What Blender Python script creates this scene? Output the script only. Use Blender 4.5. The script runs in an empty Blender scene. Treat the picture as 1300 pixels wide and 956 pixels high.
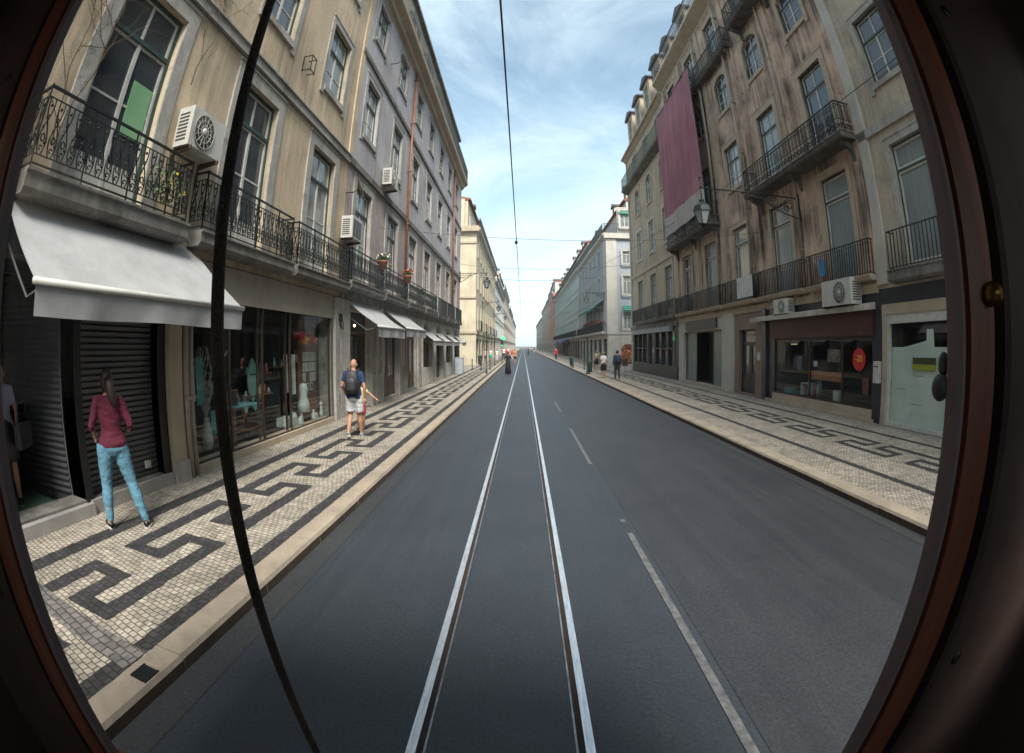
import bpy, bmesh, math, random
from mathutils import Vector, Matrix
R=math.radians; PI=math.pi
random.seed(7)
sc=bpy.context.scene; col=sc.collection

# ---------------------------------------------------------------- camera, sky, sun, exposure
cd=bpy.data.cameras.new('camera'); cam=bpy.data.objects.new('camera',cd); col.objects.link(cam); sc.camera=cam
cd.type='PANO'; cd.panorama_type='FISHEYE_EQUISOLID'
cd.sensor_fit='HORIZONTAL'; cd.sensor_width=36; cd.sensor_height=36*753/1024
cd.fisheye_lens=17.31; cd.fisheye_fov=R(220)
cd.clip_start=0.01; cd.clip_end=3000
cd.shift_y=-0.0465
EYE=2.1
cam.location=(0,0,EYE)
_vx=R(-1.28); _pt=R(0.55)          # the lens axis points 1.28 deg left of the street, 0.55 deg up
cam.rotation_euler=(R(90)+_pt,0,-_vx)

w=bpy.data.worlds.new('World'); sc.world=w; w.use_nodes=True
SUN_EL,SUN_AZ=50.0,166.0            # azimuth clockwise from +Y: behind the tram, slightly from the left
def world():
    nt=w.node_tree; n=nt.nodes; l=nt.links; n.clear()
    out=n.new('ShaderNodeOutputWorld'); bg=n.new('ShaderNodeBackground'); bg.inputs[1].default_value=0.12
    sky=n.new('ShaderNodeTexSky'); sky.sky_type='NISHITA'; sky.sun_disc=False
    sky.sun_elevation=R(SUN_EL); sky.sun_rotation=R(SUN_AZ); sky.air_density=1.0; sky.dust_density=1.5; sky.ozone_density=1.3
    tc=n.new('ShaderNodeTexCoord'); sep=n.new('ShaderNodeSeparateXYZ'); l.new(tc.outputs['Generated'],sep.inputs[0])
    # cloud deck: project the direction on a plane so clouds crowd towards the horizon
    mx=n.new('ShaderNodeMath'); mx.operation='MAXIMUM'; l.new(sep.outputs['Z'],mx.inputs[0]); mx.inputs[1].default_value=0.0
    ad=n.new('ShaderNodeMath'); ad.operation='ADD'; l.new(mx.outputs[0],ad.inputs[0]); ad.inputs[1].default_value=0.22
    dv=n.new('ShaderNodeVectorMath'); dv.operation='DIVIDE'; l.new(tc.outputs['Generated'],dv.inputs[0]); l.new(ad.outputs[0],dv.inputs[1])
    mp=n.new('ShaderNodeMapping'); mp.inputs['Location'].default_value=(3.1,1.7,0); mp.inputs['Scale'].default_value=(1.1,0.8,0.7); l.new(dv.outputs[0],mp.inputs[0])
    n1=n.new('ShaderNodeTexNoise'); n1.inputs['Scale'].default_value=1.6; n1.inputs['Detail'].default_value=9; n1.inputs['Roughness'].default_value=.62; n1.inputs['Distortion'].default_value=.5
    l.new(mp.outputs[0],n1.inputs['Vector'])
    r1=n.new('ShaderNodeValToRGB'); r1.color_ramp.elements[0].position=.30; r1.color_ramp.elements[1].position=.70; r1.color_ramp.interpolation='EASE'
    l.new(n1.outputs[0],r1.inputs[0])
    # thicker near the horizon
    hz=n.new('ShaderNodeMapRange'); l.new(sep.outputs['Z'],hz.inputs[0]); hz.inputs[1].default_value=0.0; hz.inputs[2].default_value=.55; hz.inputs[3].default_value=.38; hz.inputs[4].default_value=0.0
    am=n.new('ShaderNodeMath'); am.operation='ADD'; am.use_clamp=True; l.new(r1.outputs[0],am.inputs[0]); l.new(hz.outputs[0],am.inputs[1])
    ms=n.new('ShaderNodeMath'); ms.operation='MULTIPLY'; l.new(am.outputs[0],ms.inputs[0]); ms.inputs[1].default_value=.86
    n2=n.new('ShaderNodeTexNoise'); n2.inputs['Scale'].default_value=2.6; n2.inputs['Detail'].default_value=8; l.new(mp.outputs[0],n2.inputs['Vector'])
    cc=n.new('ShaderNodeValToRGB'); e=cc.color_ramp.elements; e[0].position=.25; e[0].color=(3.5,4.55,5.2,1); e[1].position=.78; e[1].color=(4.7,5.35,5.75,1)
    l.new(n2.outputs[0],cc.inputs[0])
    sk=n.new('ShaderNodeMix'); sk.data_type='RGBA'; sk.blend_type='MULTIPLY'; sk.inputs[0].default_value=1; l.new(sky.outputs[0],sk.inputs[6]); sk.inputs[7].default_value=(1.25,1.28,1.05,1)
    mix=n.new('ShaderNodeMix'); mix.data_type='RGBA'; l.new(ms.outputs[0],mix.inputs[0]); l.new(sk.outputs[2],mix.inputs[6]); l.new(cc.outputs[0],mix.inputs[7])
    l.new(mix.outputs[2],bg.inputs[0]); l.new(bg.outputs[0],out.inputs[0])
world()
sd=bpy.data.lights.new('sun','SUN'); sun=bpy.data.objects.new('sun',sd); col.objects.link(sun)
sd.energy=3.2; sd.angle=R(24); sd.color=(1,.95,.88)
_a=R(SUN_AZ); _e=R(SUN_EL)
_s=Vector((math.sin(_a)*math.cos(_e),math.cos(_a)*math.cos(_e),math.sin(_e)))
sun.rotation_euler=_s.to_track_quat('Z','Y').to_euler(); sun.location=(0,-10,30)
vs=sc.view_settings; vs.view_transform='Standard'; vs.look='None'; vs.exposure=1.05; vs.gamma=1; vs.use_curve_mapping=False
sc.cycles.max_bounces=6; sc.cycles.transparent_max_bounces=12; sc.cycles.caustics_reflective=False; sc.cycles.caustics_refractive=False

# ---------------------------------------------------------------- materials
MATS={}
def mat(name,c,rough=.8,metal=0,c2=None,scale=3,detail=6,bump=0,bscale=None,spec=.5,emit=None,streak=0,streakc=(.05,.045,.04),stretch=None,grime=0,peel=None,peels=1.1,peelt=.60,st=(.22,.42)):
    if name in MATS: return MATS[name]
    m=bpy.data.materials.new(name); m.use_nodes=True; nt=m.node_tree; n=nt.nodes; l=nt.links
    b=n['Principled BSDF']; b.inputs['Roughness'].default_value=rough; b.inputs['Metallic'].default_value=metal
    b.inputs['Specular IOR Level'].default_value=spec
    b.inputs['Base Color'].default_value=(*c,1)
    tc=n.new('ShaderNodeTexCoord'); src=tc.outputs['Object']
    if stretch:
        mp=n.new('ShaderNodeMapping'); mp.inputs['Scale'].default_value=stretch; l.new(src,mp.inputs[0]); src=mp.outputs[0]
    cur=None
    if c2:
        nz=n.new('ShaderNodeTexNoise'); nz.inputs['Scale'].default_value=scale; nz.inputs['Detail'].default_value=detail; nz.inputs['Roughness'].default_value=.65
        l.new(src,nz.inputs['Vector']); rp=n.new('ShaderNodeValToRGB'); rp.color_ramp.elements[0].position=.35; rp.color_ramp.elements[1].position=.66
        rp.color_ramp.elements[0].color=(*c,1); rp.color_ramp.elements[1].color=(*c2,1); l.new(nz.outputs[0],rp.inputs[0]); cur=rp.outputs[0]
    if streak:
        mp=n.new('ShaderNodeMapping'); mp.inputs['Scale'].default_value=(3.0,3.0,.16); l.new(tc.outputs['Object'],mp.inputs[0])
        nz=n.new('ShaderNodeTexNoise'); nz.inputs['Scale'].default_value=1.6; nz.inputs['Detail'].default_value=7; nz.inputs['Roughness'].default_value=.7; l.new(mp.outputs[0],nz.inputs['Vector'])
        nb=n.new('ShaderNodeTexNoise'); nb.inputs['Scale'].default_value=.55; nb.inputs['Detail'].default_value=5; l.new(tc.outputs['Object'],nb.inputs['Vector'])
        mu=n.new('ShaderNodeMath'); mu.operation='MULTIPLY'; l.new(nz.outputs[0],mu.inputs[0]); l.new(nb.outputs[0],mu.inputs[1])
        mr=n.new('ShaderNodeMapRange'); l.new(mu.outputs[0],mr.inputs[0]); mr.inputs[1].default_value=st[0]; mr.inputs[2].default_value=st[1]; mr.inputs[3].default_value=0; mr.inputs[4].default_value=streak
        mix=n.new('ShaderNodeMix'); mix.data_type='RGBA'; l.new(mr.outputs[0],mix.inputs[0])
        if cur: l.new(cur,mix.inputs[6])
        else: mix.inputs[6].default_value=(*c,1)
        mix.inputs[7].default_value=(*streakc,1); cur=mix.outputs[2]
    if grime:
        nz=n.new('ShaderNodeTexNoise'); nz.inputs['Scale'].default_value=9; nz.inputs['Detail'].default_value=8; nz.inputs['Roughness'].default_value=.75; l.new(tc.outputs['Object'],nz.inputs['Vector'])
        mr=n.new('ShaderNodeMapRange'); l.new(nz.outputs[0],mr.inputs[0]); mr.inputs[1].default_value=.5; mr.inputs[2].default_value=.72; mr.inputs[3].default_value=0; mr.inputs[4].default_value=grime
        mix=n.new('ShaderNodeMix'); mix.data_type='RGBA'; l.new(mr.outputs[0],mix.inputs[0])
        if cur: l.new(cur,mix.inputs[6])
        else: mix.inputs[6].default_value=(*c,1)
        mix.inputs[7].default_value=(*streakc,1); cur=mix.outputs[2]
    if peel:
        nz=n.new('ShaderNodeTexNoise'); nz.inputs['Scale'].default_value=peels; nz.inputs['Detail'].default_value=12; nz.inputs['Roughness'].default_value=.72; nz.inputs['Distortion'].default_value=.6; l.new(tc.outputs['Object'],nz.inputs['Vector'])
        mr=n.new('ShaderNodeMapRange'); l.new(nz.outputs[0],mr.inputs[0]); mr.inputs[1].default_value=peelt; mr.inputs[2].default_value=peelt+.018; mr.inputs[3].default_value=0; mr.inputs[4].default_value=.75
        mix=n.new('ShaderNodeMix'); mix.data_type='RGBA'; l.new(mr.outputs[0],mix.inputs[0]); l.new(cur,mix.inputs[6]); mix.inputs[7].default_value=(*peel,1); cur=mix.outputs[2]
    if cur: l.new(cur,b.inputs['Base Color'])
    if bump:
        nz=n.new('ShaderNodeTexNoise'); nz.inputs['Scale'].default_value=bscale or scale*8; nz.inputs['Detail'].default_value=6; l.new(src,nz.inputs['Vector'])
        bp=n.new('ShaderNodeBump'); bp.inputs['Strength'].default_value=bump; bp.inputs['Distance'].default_value=.02; l.new(nz.outputs[0],bp.inputs['Height']); l.new(bp.outputs[0],b.inputs['Normal'])
    if emit:
        b.inputs['Emission Color'].default_value=(*emit[:3],1); b.inputs['Emission Strength'].default_value=emit[3]
    MATS[name]=m; return m

def glass_mat(name,tint=(.9,.93,.92),ior=1.5,extra=0.0,base=.04):
    m=bpy.data.materials.new(name); m.use_nodes=True; nt=m.node_tree; n=nt.nodes; l=nt.links; n.clear()
    o=n.new('ShaderNodeOutputMaterial'); t=n.new('ShaderNodeBsdfTransparent'); t.inputs[0].default_value=(*tint,1)
    g=n.new('ShaderNodeBsdfGlossy'); g.inputs['Roughness'].default_value=.01; g.inputs['Color'].default_value=(.95,.97,1,1)
    f=n.new('ShaderNodeLayerWeight'); f.inputs[0].default_value=.5
    pw=n.new('ShaderNodeMath'); pw.operation='POWER'; l.new(f.outputs['Facing'],pw.inputs[0]); pw.inputs[1].default_value=4.5
    a=n.new('ShaderNodeMath'); a.operation='MULTIPLY_ADD'; a.use_clamp=True; l.new(pw.outputs[0],a.inputs[0]); a.inputs[1].default_value=.9; a.inputs[2].default_value=base+extra
    mx=n.new('ShaderNodeMixShader'); l.new(a.outputs[0],mx.inputs[0]); l.new(t.outputs[0],mx.inputs[1]); l.new(g.outputs[0],mx.inputs[2]); l.new(mx.outputs[0],o.inputs[0])
    MATS[name]=m; return m

yellow=mat('yellow_plaster',(.70,.56,.385),.9,st=(.21,.37),c2=(.56,.445,.32),scale=.7,bump=.25,bscale=30,streak=.6,streakc=(.16,.13,.10),grime=.3,peel=(.36,.32,.28))
lilac=mat('lilac_tile',(.55,.525,.54),.7,c2=(.44,.415,.43),scale=1.5,bump=.5,bscale=45,streak=.5,streakc=(.14,.12,.13),grime=.4,peel=(.33,.27,.25),peelt=.62)
lilac2=mat('pink_tile',(.48,.39,.36),.75,c2=(.36,.29,.28),scale=2.5,bump=.5,bscale=45,streak=.6,streakc=(.13,.11,.11),grime=.5)
brownp=mat('stained_brown_plaster',(.68,.49,.375),.92,st=(.205,.34),c2=(.50,.36,.275),scale=.8,bump=.3,bscale=25,streak=.9,streakc=(.06,.048,.042),grime=.4,peel=(.27,.20,.16),peels=.8,peelt=.57)
stonep=mat('grey_ochre_plaster',(.58,.485,.37),.92,st=(.21,.36),c2=(.40,.345,.275),scale=.8,bump=.3,bscale=30,streak=.6,streakc=(.11,.095,.08),grime=.35)
ochre=mat('ochre_plaster',(.52,.42,.30),.92,c2=(.42,.335,.24),scale=.8,bump=.2,bscale=30,streak=.45,streakc=(.12,.1,.08))
cream=mat('cream_stone',(.60,.53,.40),.9,c2=(.50,.435,.32),scale=.8,bump=.2,bscale=20,streak=.35,streakc=(.2,.17,.12))
greyb=mat('blue_grey_plaster',(.38,.41,.46),.9,c2=(.33,.355,.40),scale=.6,streak=.3,streakc=(.15,.15,.16))
limestone=mat('limestone',(.46,.44,.41),.85,c2=(.34,.32,.29),scale=2,bump=.3,bscale=18,streak=.6,streakc=(.10,.09,.08),grime=.4,peel=(.22,.20,.18),peels=2.5,peelt=.6)
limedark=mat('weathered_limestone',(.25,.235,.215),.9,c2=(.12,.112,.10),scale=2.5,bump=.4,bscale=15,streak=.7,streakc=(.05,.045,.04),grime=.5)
warmstone=mat('warm_limestone',(.50,.41,.30),.8,c2=(.40,.32,.24),scale=2,bump=.15,streak=.3,streakc=(.15,.12,.1))
palestone=mat('pale_stone',(.56,.53,.48),.8,c2=(.46,.43,.39),scale=1.2,streak=.35,streakc=(.2,.18,.16))
green=mat('dark_green_paint',(.035,.075,.065),.55,c2=(.02,.05,.045),scale=8,bump=.1)
whitep=mat('white_paint',(.62,.61,.57),.6,c2=(.46,.45,.42),scale=6,bump=.1)
iron=mat('wrought_iron',(.010,.014,.014),.5,c2=(.02,.024,.022),scale=12,spec=.35)
ironrust=mat('rusty_iron',(.03,.026,.022),.65,c2=(.10,.055,.03),scale=9)
pane=mat('window_glass',(.045,.055,.065),.06,spec=.9,bump=.04,bscale=2.0)
pane2=mat('window_glass_with_curtain',(.25,.285,.29),.09,spec=.8,c2=(.17,.20,.21),scale=2.5,bump=.03,bscale=2,stretch=(6,6,.4))
pane3=mat('green_tinted_board',(.20,.42,.22),.3,c2=(.26,.48,.28),scale=2)
blackstone=mat('blackish_stone',(.17,.155,.14),.9,c2=(.07,.064,.058),scale=2.5,bump=.3,streak=.7,streakc=(.03,.027,.025))  # blackish stone for the large balcony slabs and brackets
darkmarble=mat('dark_marble_cladding',(.022,.026,.034),.28,c2=(.035,.04,.05),scale=5)
darkwood=mat('dark_painted_wood',(.028,.026,.024),.45,c2=(.045,.04,.036),scale=5)
redwood=mat('mahogany_joinery',(.045,.016,.012),.35,c2=(.07,.025,.018),scale=5)
brownstone=mat('brown_stone_cladding',(.24,.165,.135),.6,c2=(.18,.125,.10),scale=2)
shutterm=mat('grey_roller_shutter',(.13,.135,.145),.45,metal=.3,c2=(.10,.10,.11),scale=3)
blackm=mat('black_metal',(.012,.012,.013),.4)
canvas=mat('grey_canvas',(.38,.38,.385),.9,c2=(.29,.288,.29),scale=1.6,bump=.15,bscale=60,streak=.25,streakc=(.3,.28,.25))
roofred=mat('red_roof_tile',(.30,.10,.06),.9,c2=(.2,.07,.045),scale=4)
roofgrey=mat('slate_roof',(.10,.105,.12),.8,c2=(.07,.075,.08),scale=3)
pipem=mat('copper_brown_pipe',(.30,.115,.055),.5,c2=(.2,.08,.045),scale=3)
palepipe=mat('pale_pipe',(.42,.36,.30),.6,c2=(.3,.26,.22),scale=3,streak=.5,streakc=(.1,.09,.08))
acm=mat('ac_white_casing',(.58,.57,.53),.5,c2=(.48,.47,.44),scale=4,streak=.3,streakc=(.2,.17,.13))
acdark=mat('ac_grille_dark',(.06,.055,.05),.5)
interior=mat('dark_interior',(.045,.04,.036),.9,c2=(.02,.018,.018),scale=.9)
shopglass=glass_mat('shop_glass',(.92,.95,.93),1.5,.0)
cobw=None

def cobble(name,c1,c2,joint,scale=13.0,rough=.75):
    m=bpy.data.materials.new(name); m.use_nodes=True; nt=m.node_tree; n=nt.nodes; l=nt.links; b=n['Principled BSDF']
    tc=n.new('ShaderNodeTexCoord')
    nz0=n.new('ShaderNodeTexNoise'); nz0.inputs['Scale'].default_value=2.2; nz0.inputs['Detail'].default_value=4; l.new(tc.outputs['Object'],nz0.inputs['Vector'])
    vm=n.new('ShaderNodeVectorMath'); vm.operation='MULTIPLY_ADD'; l.new(nz0.outputs['Color'],vm.inputs[0]); vm.inputs[1].default_value=(.10,.10,0); l.new(tc.outputs['Object'],vm.inputs[2])
    mp=n.new('ShaderNodeMapping'); mp.inputs['Scale'].default_value=(1,1,0); mp.inputs['Rotation'].default_value=(0,0,R(9)); l.new(vm.outputs[0],mp.inputs[0])
    v=n.new('ShaderNodeTexBrick'); v.inputs['Scale'].default_value=1; v.inputs['Brick Width'].default_value=1.05/scale; v.inputs['Row Height'].default_value=.92/scale; v.inputs['Mortar Size'].default_value=.085/scale; v.inputs['Mortar Smooth'].default_value=.35; v.offset=.5
    v.inputs['Color1'].default_value=(*c1,1); v.inputs['Color2'].default_value=(*c2,1); v.inputs['Mortar'].default_value=(*joint,1); v.inputs['Bias'].default_value=0
    l.new(mp.outputs[0],v.inputs['Vector'])
    big=n.new('ShaderNodeTexNoise'); big.inputs['Scale'].default_value=.9; big.inputs['Detail'].default_value=8; big.inputs['Roughness'].default_value=.75; l.new(tc.outputs['Object'],big.inputs['Vector'])
    br=n.new('ShaderNodeMapRange'); l.new(big.outputs[0],br.inputs[0]); br.inputs[1].default_value=.3; br.inputs[2].default_value=.7; br.inputs[3].default_value=.6; br.inputs[4].default_value=1.12
    vo=n.new('ShaderNodeTexVoronoi'); vo.inputs['Scale'].default_value=scale*.8; l.new(mp.outputs[0],vo.inputs['Vector']); sx=n.new('ShaderNodeSeparateColor'); l.new(vo.outputs['Color'],sx.inputs[0])
    b2=n.new('ShaderNodeMapRange'); l.new(sx.outputs[0],b2.inputs[0]); b2.inputs[3].default_value=.72; b2.inputs[4].default_value=1.15
    mm=n.new('ShaderNodeMath'); mm.operation='MULTIPLY'; l.new(br.outputs[0],mm.inputs[0]); l.new(b2.outputs[0],mm.inputs[1])
    ml=n.new('ShaderNodeMix'); ml.data_type='RGBA'; ml.blend_type='MULTIPLY'; ml.inputs[0].default_value=1; l.new(v.outputs['Color'],ml.inputs[6]); l.new(mm.outputs[0],ml.inputs[7])
    l.new(ml.outputs[2],b.inputs['Base Color']); b.inputs['Roughness'].default_value=rough
    iv=n.new('ShaderNodeMath'); iv.operation='SUBTRACT'; iv.inputs[0].default_value=1; l.new(v.outputs['Fac'],iv.inputs[1])
    bp=n.new('ShaderNodeBump'); bp.inputs['Strength'].default_value=.7; bp.inputs['Distance'].default_value=.012; l.new(iv.outputs[0],bp.inputs['Height']); l.new(bp.outputs[0],b.inputs['Normal'])
    MATS[name]=m; return m
cobw=cobble('limestone_setts',(.49,.425,.345),(.36,.32,.265),(.09,.078,.066),scale=14.5)
cobb=cobble('basalt_setts',(.035,.034,.036),(.06,.058,.06),(.018,.017,.016))
cobg=cobble('grey_setts',(.16,.15,.14),(.22,.20,.185),(.07,.065,.06),scale=11)
kerbm=mat('kerb_limestone',(.37,.305,.235),.8,c2=(.26,.215,.17),scale=2.2,bump=.3,bscale=40,grime=.4,streakc=(.12,.09,.07))
kerbs=mat('kerb_dark_face',(.10,.07,.05),.9,c2=(.06,.045,.035),scale=6)

def asphalt(name,c1,c2):
    m=bpy.data.materials.new(name); m.use_nodes=True; nt=m.node_tree; n=nt.nodes; l=nt.links; b=n['Principled BSDF']
    tc=n.new('ShaderNodeTexCoord')
    mp=n.new('ShaderNodeMapping'); mp.inputs['Scale'].default_value=(1.6,.07,1); l.new(tc.outputs['Object'],mp.inputs[0])
    a=n.new('ShaderNodeTexNoise'); a.inputs['Scale'].default_value=2.6; a.inputs['Detail'].default_value=9; a.inputs['Roughness'].default_value=.7; l.new(mp.outputs[0],a.inputs['Vector'])
    c=n.new('ShaderNodeTexNoise'); c.inputs['Scale'].default_value=.8; c.inputs['Detail'].default_value=8; c.inputs['Roughness'].default_value=.7; l.new(tc.outputs['Object'],c.inputs['Vector'])
    g=n.new('ShaderNodeTexNoise'); g.inputs['Scale'].default_value=38; g.inputs['Detail'].default_value=9; g.inputs['Roughness'].default_value=.92; l.new(tc.outputs['Object'],g.inputs['Vector'])
    ad=n.new('ShaderNodeMath'); ad.operation='ADD'; l.new(a.outputs[0],ad.inputs[0]); l.new(c.outputs[0],ad.inputs[1])
    mr=n.new('ShaderNodeMapRange'); l.new(ad.outputs[0],mr.inputs[0]); mr.inputs[1].default_value=.82; mr.inputs[2].default_value=1.18
    mx=n.new('ShaderNodeMix'); mx.data_type='RGBA'; l.new(mr.outputs[0],mx.inputs[0]); mx.inputs[6].default_value=(*c1,1); mx.inputs[7].default_value=(*c2,1)
    gr=n.new('ShaderNodeMapRange'); l.new(g.outputs[0],gr.inputs[0]); gr.inputs[1].default_value=.36; gr.inputs[2].default_value=.64; gr.inputs[3].default_value=.30; gr.inputs[4].default_value=1.95
    ml=n.new('ShaderNodeMix'); ml.data_type='RGBA'; ml.blend_type='MULTIPLY'; ml.inputs[0].default_value=1; l.new(mx.outputs[2],ml.inputs[6]); l.new(gr.outputs[0],ml.inputs[7])
    l.new(ml.outputs[2],b.inputs['Base Color']); b.inputs['Roughness'].default_value=.62
    rr=n.new('ShaderNodeMapRange'); l.new(a.outputs[0],rr.inputs[0]); rr.inputs[3].default_value=.45; rr.inputs[4].default_value=.75; l.new(rr.outputs[0],b.inputs['Roughness'])
    bp=n.new('ShaderNodeBump'); bp.inputs['Strength'].default_value=.35; bp.inputs['Distance'].default_value=.006; l.new(g.outputs[0],bp.inputs['Height']); l.new(bp.outputs[0],b.inputs['Normal'])
    MATS[name]=m; return m
asph=asphalt('asphalt',(.023,.028,.036),(.031,.037,.046))
asph2=asphalt('asphalt_older_patch',(.022,.024,.029),(.031,.033,.039))
asphstain=asphalt('asphalt_brown_edge',(.025,.026,.028),(.034,.035,.038))

# ---------------------------------------------------------------- mesh helpers
ORG={}
class MB:
    def __init__(s): s.v=[]; s.f=[]; s.m=[]; s.sm=[]
    def add(s,vs,fs,m=0,smooth=False):
        o=len(s.v); s.v+= [tuple(p) for p in vs]; s.f+=[tuple(i+o for i in f) for f in fs]; s.m+=[m]*len(fs); s.sm+=[smooth]*len(fs); return s
    def box(s,x0,x1,y0,y1,z0,z1,m=0):
        if x0>x1:x0,x1=x1,x0
        if y0>y1:y0,y1=y1,y0
        if z0>z1:z0,z1=z1,z0
        return s.add([(x0,y0,z0),(x1,y0,z0),(x1,y1,z0),(x0,y1,z0),(x0,y0,z1),(x1,y0,z1),(x1,y1,z1),(x0,y1,z1)],
            [(0,3,2,1),(4,5,6,7),(0,1,5,4),(1,2,6,5),(2,3,7,6),(3,0,4,7)],m)
    def quad(s,a,b,c,d,m=0): return s.add([a,b,c,d],[(0,1,2,3)],m)
    def prism(s,pts,axis,a0,a1,m=0):
        # pts: polygon in the two other axes; extruded along axis
        def P(p,a):
            if axis=='x': return (a,p[0],p[1])
            if axis=='y': return (p[0],a,p[1])
            return (p[0],p[1],a)
        n=len(pts); v=[P(p,a0) for p in pts]+[P(p,a1) for p in pts]
        f=[tuple(range(n-1,-1,-1)),tuple(range(n,2*n))]+[(i,(i+1)%n,n+(i+1)%n,n+i) for i in range(n)]
        return s.add(v,f,m)
    def tube(s,pts,r,n=6,m=0,smooth=True,cap=True,r2=None):
        pts=[Vector(p) for p in pts]; k=len(pts)
        if k<2: return s
        vs=[];
        prev=None
        for i,p in enumerate(pts):
            t=(pts[min(i+1,k-1)]-pts[max(i-1,0)])
            if t.length<1e-9: t=Vector((0,0,1))
            t.normalize()
            if prev is None:
                u=t.cross(Vector((0,0,1)));
                if u.length<.05: u=t.cross(Vector((1,0,0)))
            else:
                u=prev-t*prev.dot(t)
                if u.length<1e-4: u=t.cross(Vector((.3,.5,1)))
            u.normalize(); prev=u; w_=t.cross(u)
            rr=r[i] if isinstance(r,(list,tuple)) else (r+(r2-r)*i/(k-1) if r2 is not None else r)
            for j in range(n):
                a=2*PI*j/n+PI/n; vs.append(p+u*math.cos(a)*rr+w_*math.sin(a)*rr)
        fs=[(i*n+j,i*n+(j+1)%n,(i+1)*n+(j+1)%n,(i+1)*n+j) for i in range(k-1) for j in range(n)]
        if cap: fs+=[tuple(range(n-1,-1,-1)),tuple((k-1)*n+j for j in range(n))]
        return s.add(vs,fs,m,smooth)
    def lathe(s,prof,c,n=16,m=0,axis='z',smooth=True):
        vs=[];k=len(prof)
        for r,h in prof:
            for j in range(n):
                a=2*PI*j/n
                if axis=='z': vs.append((c[0]+r*math.cos(a),c[1]+r*math.sin(a),c[2]+h))
                elif axis=='x': vs.append((c[0]+h,c[1]+r*math.cos(a),c[2]+r*math.sin(a)))
                else: vs.append((c[0]+r*math.cos(a),c[1]+h,c[2]+r*math.sin(a)))
        fs=[(i*n+j,i*n+(j+1)%n,(i+1)*n+(j+1)%n,(i+1)*n+j) for i in range(k-1) for j in range(n)]
        fs+=[tuple(range(n-1,-1,-1)),tuple((k-1)*n+j for j in range(n))]
        return s.add(vs,fs,m,smooth)
    def ball(s,c,r,n=10,m=0):
        if not isinstance(r,(tuple,list)): r=(r,r,r)
        k=max(5,n//2+1); vs=[]
        for i in range(k+1):
            t=PI*i/k
            for j in range(n):
                a=2*PI*j/n; q=max(math.sin(t),.02)
                vs.append((c[0]+r[0]*q*math.cos(a),c[1]+r[1]*q*math.sin(a),c[2]+r[2]*math.cos(t)))
        fs=[(i*n+j,(i+1)*n+j,(i+1)*n+(j+1)%n,i*n+(j+1)%n) for i in range(k) for j in range(n)]+[tuple(range(n)),tuple(k*n+j for j in range(n-1,-1,-1))]
        return s.add(vs,fs,m,True)
    def mesh(s,name,mats,org=(0,0,0)):
        me=bpy.data.meshes.new(name)
        me.from_pydata([(p[0]-org[0],p[1]-org[1],p[2]-org[2]) for p in s.v],[],s.f); me.update()
        for m in mats: me.materials.append(m)
        me.polygons.foreach_set('material_index',s.m); me.polygons.foreach_set('use_smooth',s.sm)
        return me
    def build(s,name,mats,parent=None,loc=None,org=None):
        if not isinstance(mats,(list,tuple)): mats=[mats]
        if org is None: org=(0,0,0) if loc is None else loc
        me=s.mesh(name,mats,org); return link(name,me,parent,org)
def link(name,me,parent=None,loc=(0,0,0),rz=0):
    o=bpy.data.objects.new(name,me); col.objects.link(o); o.location=loc
    if rz: o.rotation_euler.z=rz
    if parent is not None: o.parent=parent
    return o
def tag(o,label=None,cat=None,group=None,kind=None):
    if label: o['label']=label
    if cat: o['category']=cat
    if group: o['group']=group
    if kind: o['kind']=kind
    return o
def empty(name,loc,rz=0,label=None,cat=None,group=None):
    o=bpy.data.objects.new(name,None); col.objects.link(o); o.location=loc; o.rotation_euler.z=rz; o.empty_display_size=.2
    return tag(o,label,cat,group)
def copy_tree(o,parent=None):
    c=o.copy(); col.objects.link(c)
    if parent is not None: c.parent=parent
    for ch in list(o.children): copy_tree(ch,c)
    return c
def struct(o): o['kind']='structure'; return o

# ---------------------------------------------------------------- the street
KL,KRt=-2.14,4.42; FL,FR=-5.0,9.0; SW=.12; YE=420
m=MB(); m.quad((-900,-600,-.25),(900,-600,-.25),(900,2500,-.25),(-900,2500,-.25)); struct(m.build('ground',mat('ground_far',(.12,.11,.10),.9)))
m=MB(); m.box(KL,KRt,-25,YE,-.2,0); struct(m.build('road',asph))
m=MB(); m.quad((1.30,-6,.004),(KRt-.02,-6,.004),(KRt-.02,46,.004),(1.30,46,.004)); struct(m.build('road_right_lane',asph2))
m=MB(); m.quad((KL+.001,-6,.004),(KL+.26,-6,.004),(KL+.17,60,.004),(KL+.001,60,.004)); m.quad((KRt-.22,-6,.008),(KRt-.001,-6,.008),(KRt-.001,60,.008),(KRt-.16,60,.008)); struct(m.build('road_edge',asphstain))
# sidewalks
for nm,x0,x1 in (('sidewalk',-60,KL-.24),('sidewalk',KRt+.30,60)):
    m=MB(); m.box(x0,x1,-25,YE,-.2,SW); struct(m.build(nm,cobw))
def kerb(nm,x0,x1,sgn):
    m=MB(); y=-8
    rnd=random.Random(3)
    while y<160:
        L=rnd.uniform(1.0,1.5) if y<60 else 12
        dz=rnd.uniform(-.004,.004)
        b=.02
        # top with a rounded road-side arris
        xr=x1 if sgn<0 else x0; xi=x0 if sgn<0 else x1
        pts=[(xi,-.15),(xr,-.15),(xr,SW-.03+dz),(xr+sgn*b,SW+.004+dz),(xi,SW+.004+dz)]
        # sgn<0: road lies at +x of the kerb
        v0=len(m.v)
        m.prism(pts,'y',y+.004,y+L-.004,0)
        m.m[-5:]=[0]*5
        # face towards the road in a darker brown
        for i,f in enumerate(m.f[-5:]):
            vs_=[m.v[q] for q in f]
            if all(abs(p[0]-xr)<1e-6 for p in vs_): m.m[len(m.f)-5+i]=1
        y+=L
    return struct(m.build(nm,[kerbm,kerbs]))
kerb('kerb',KL-.24,KL,-1); kerb('kerb',KRt,KRt+.30,1)
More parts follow.
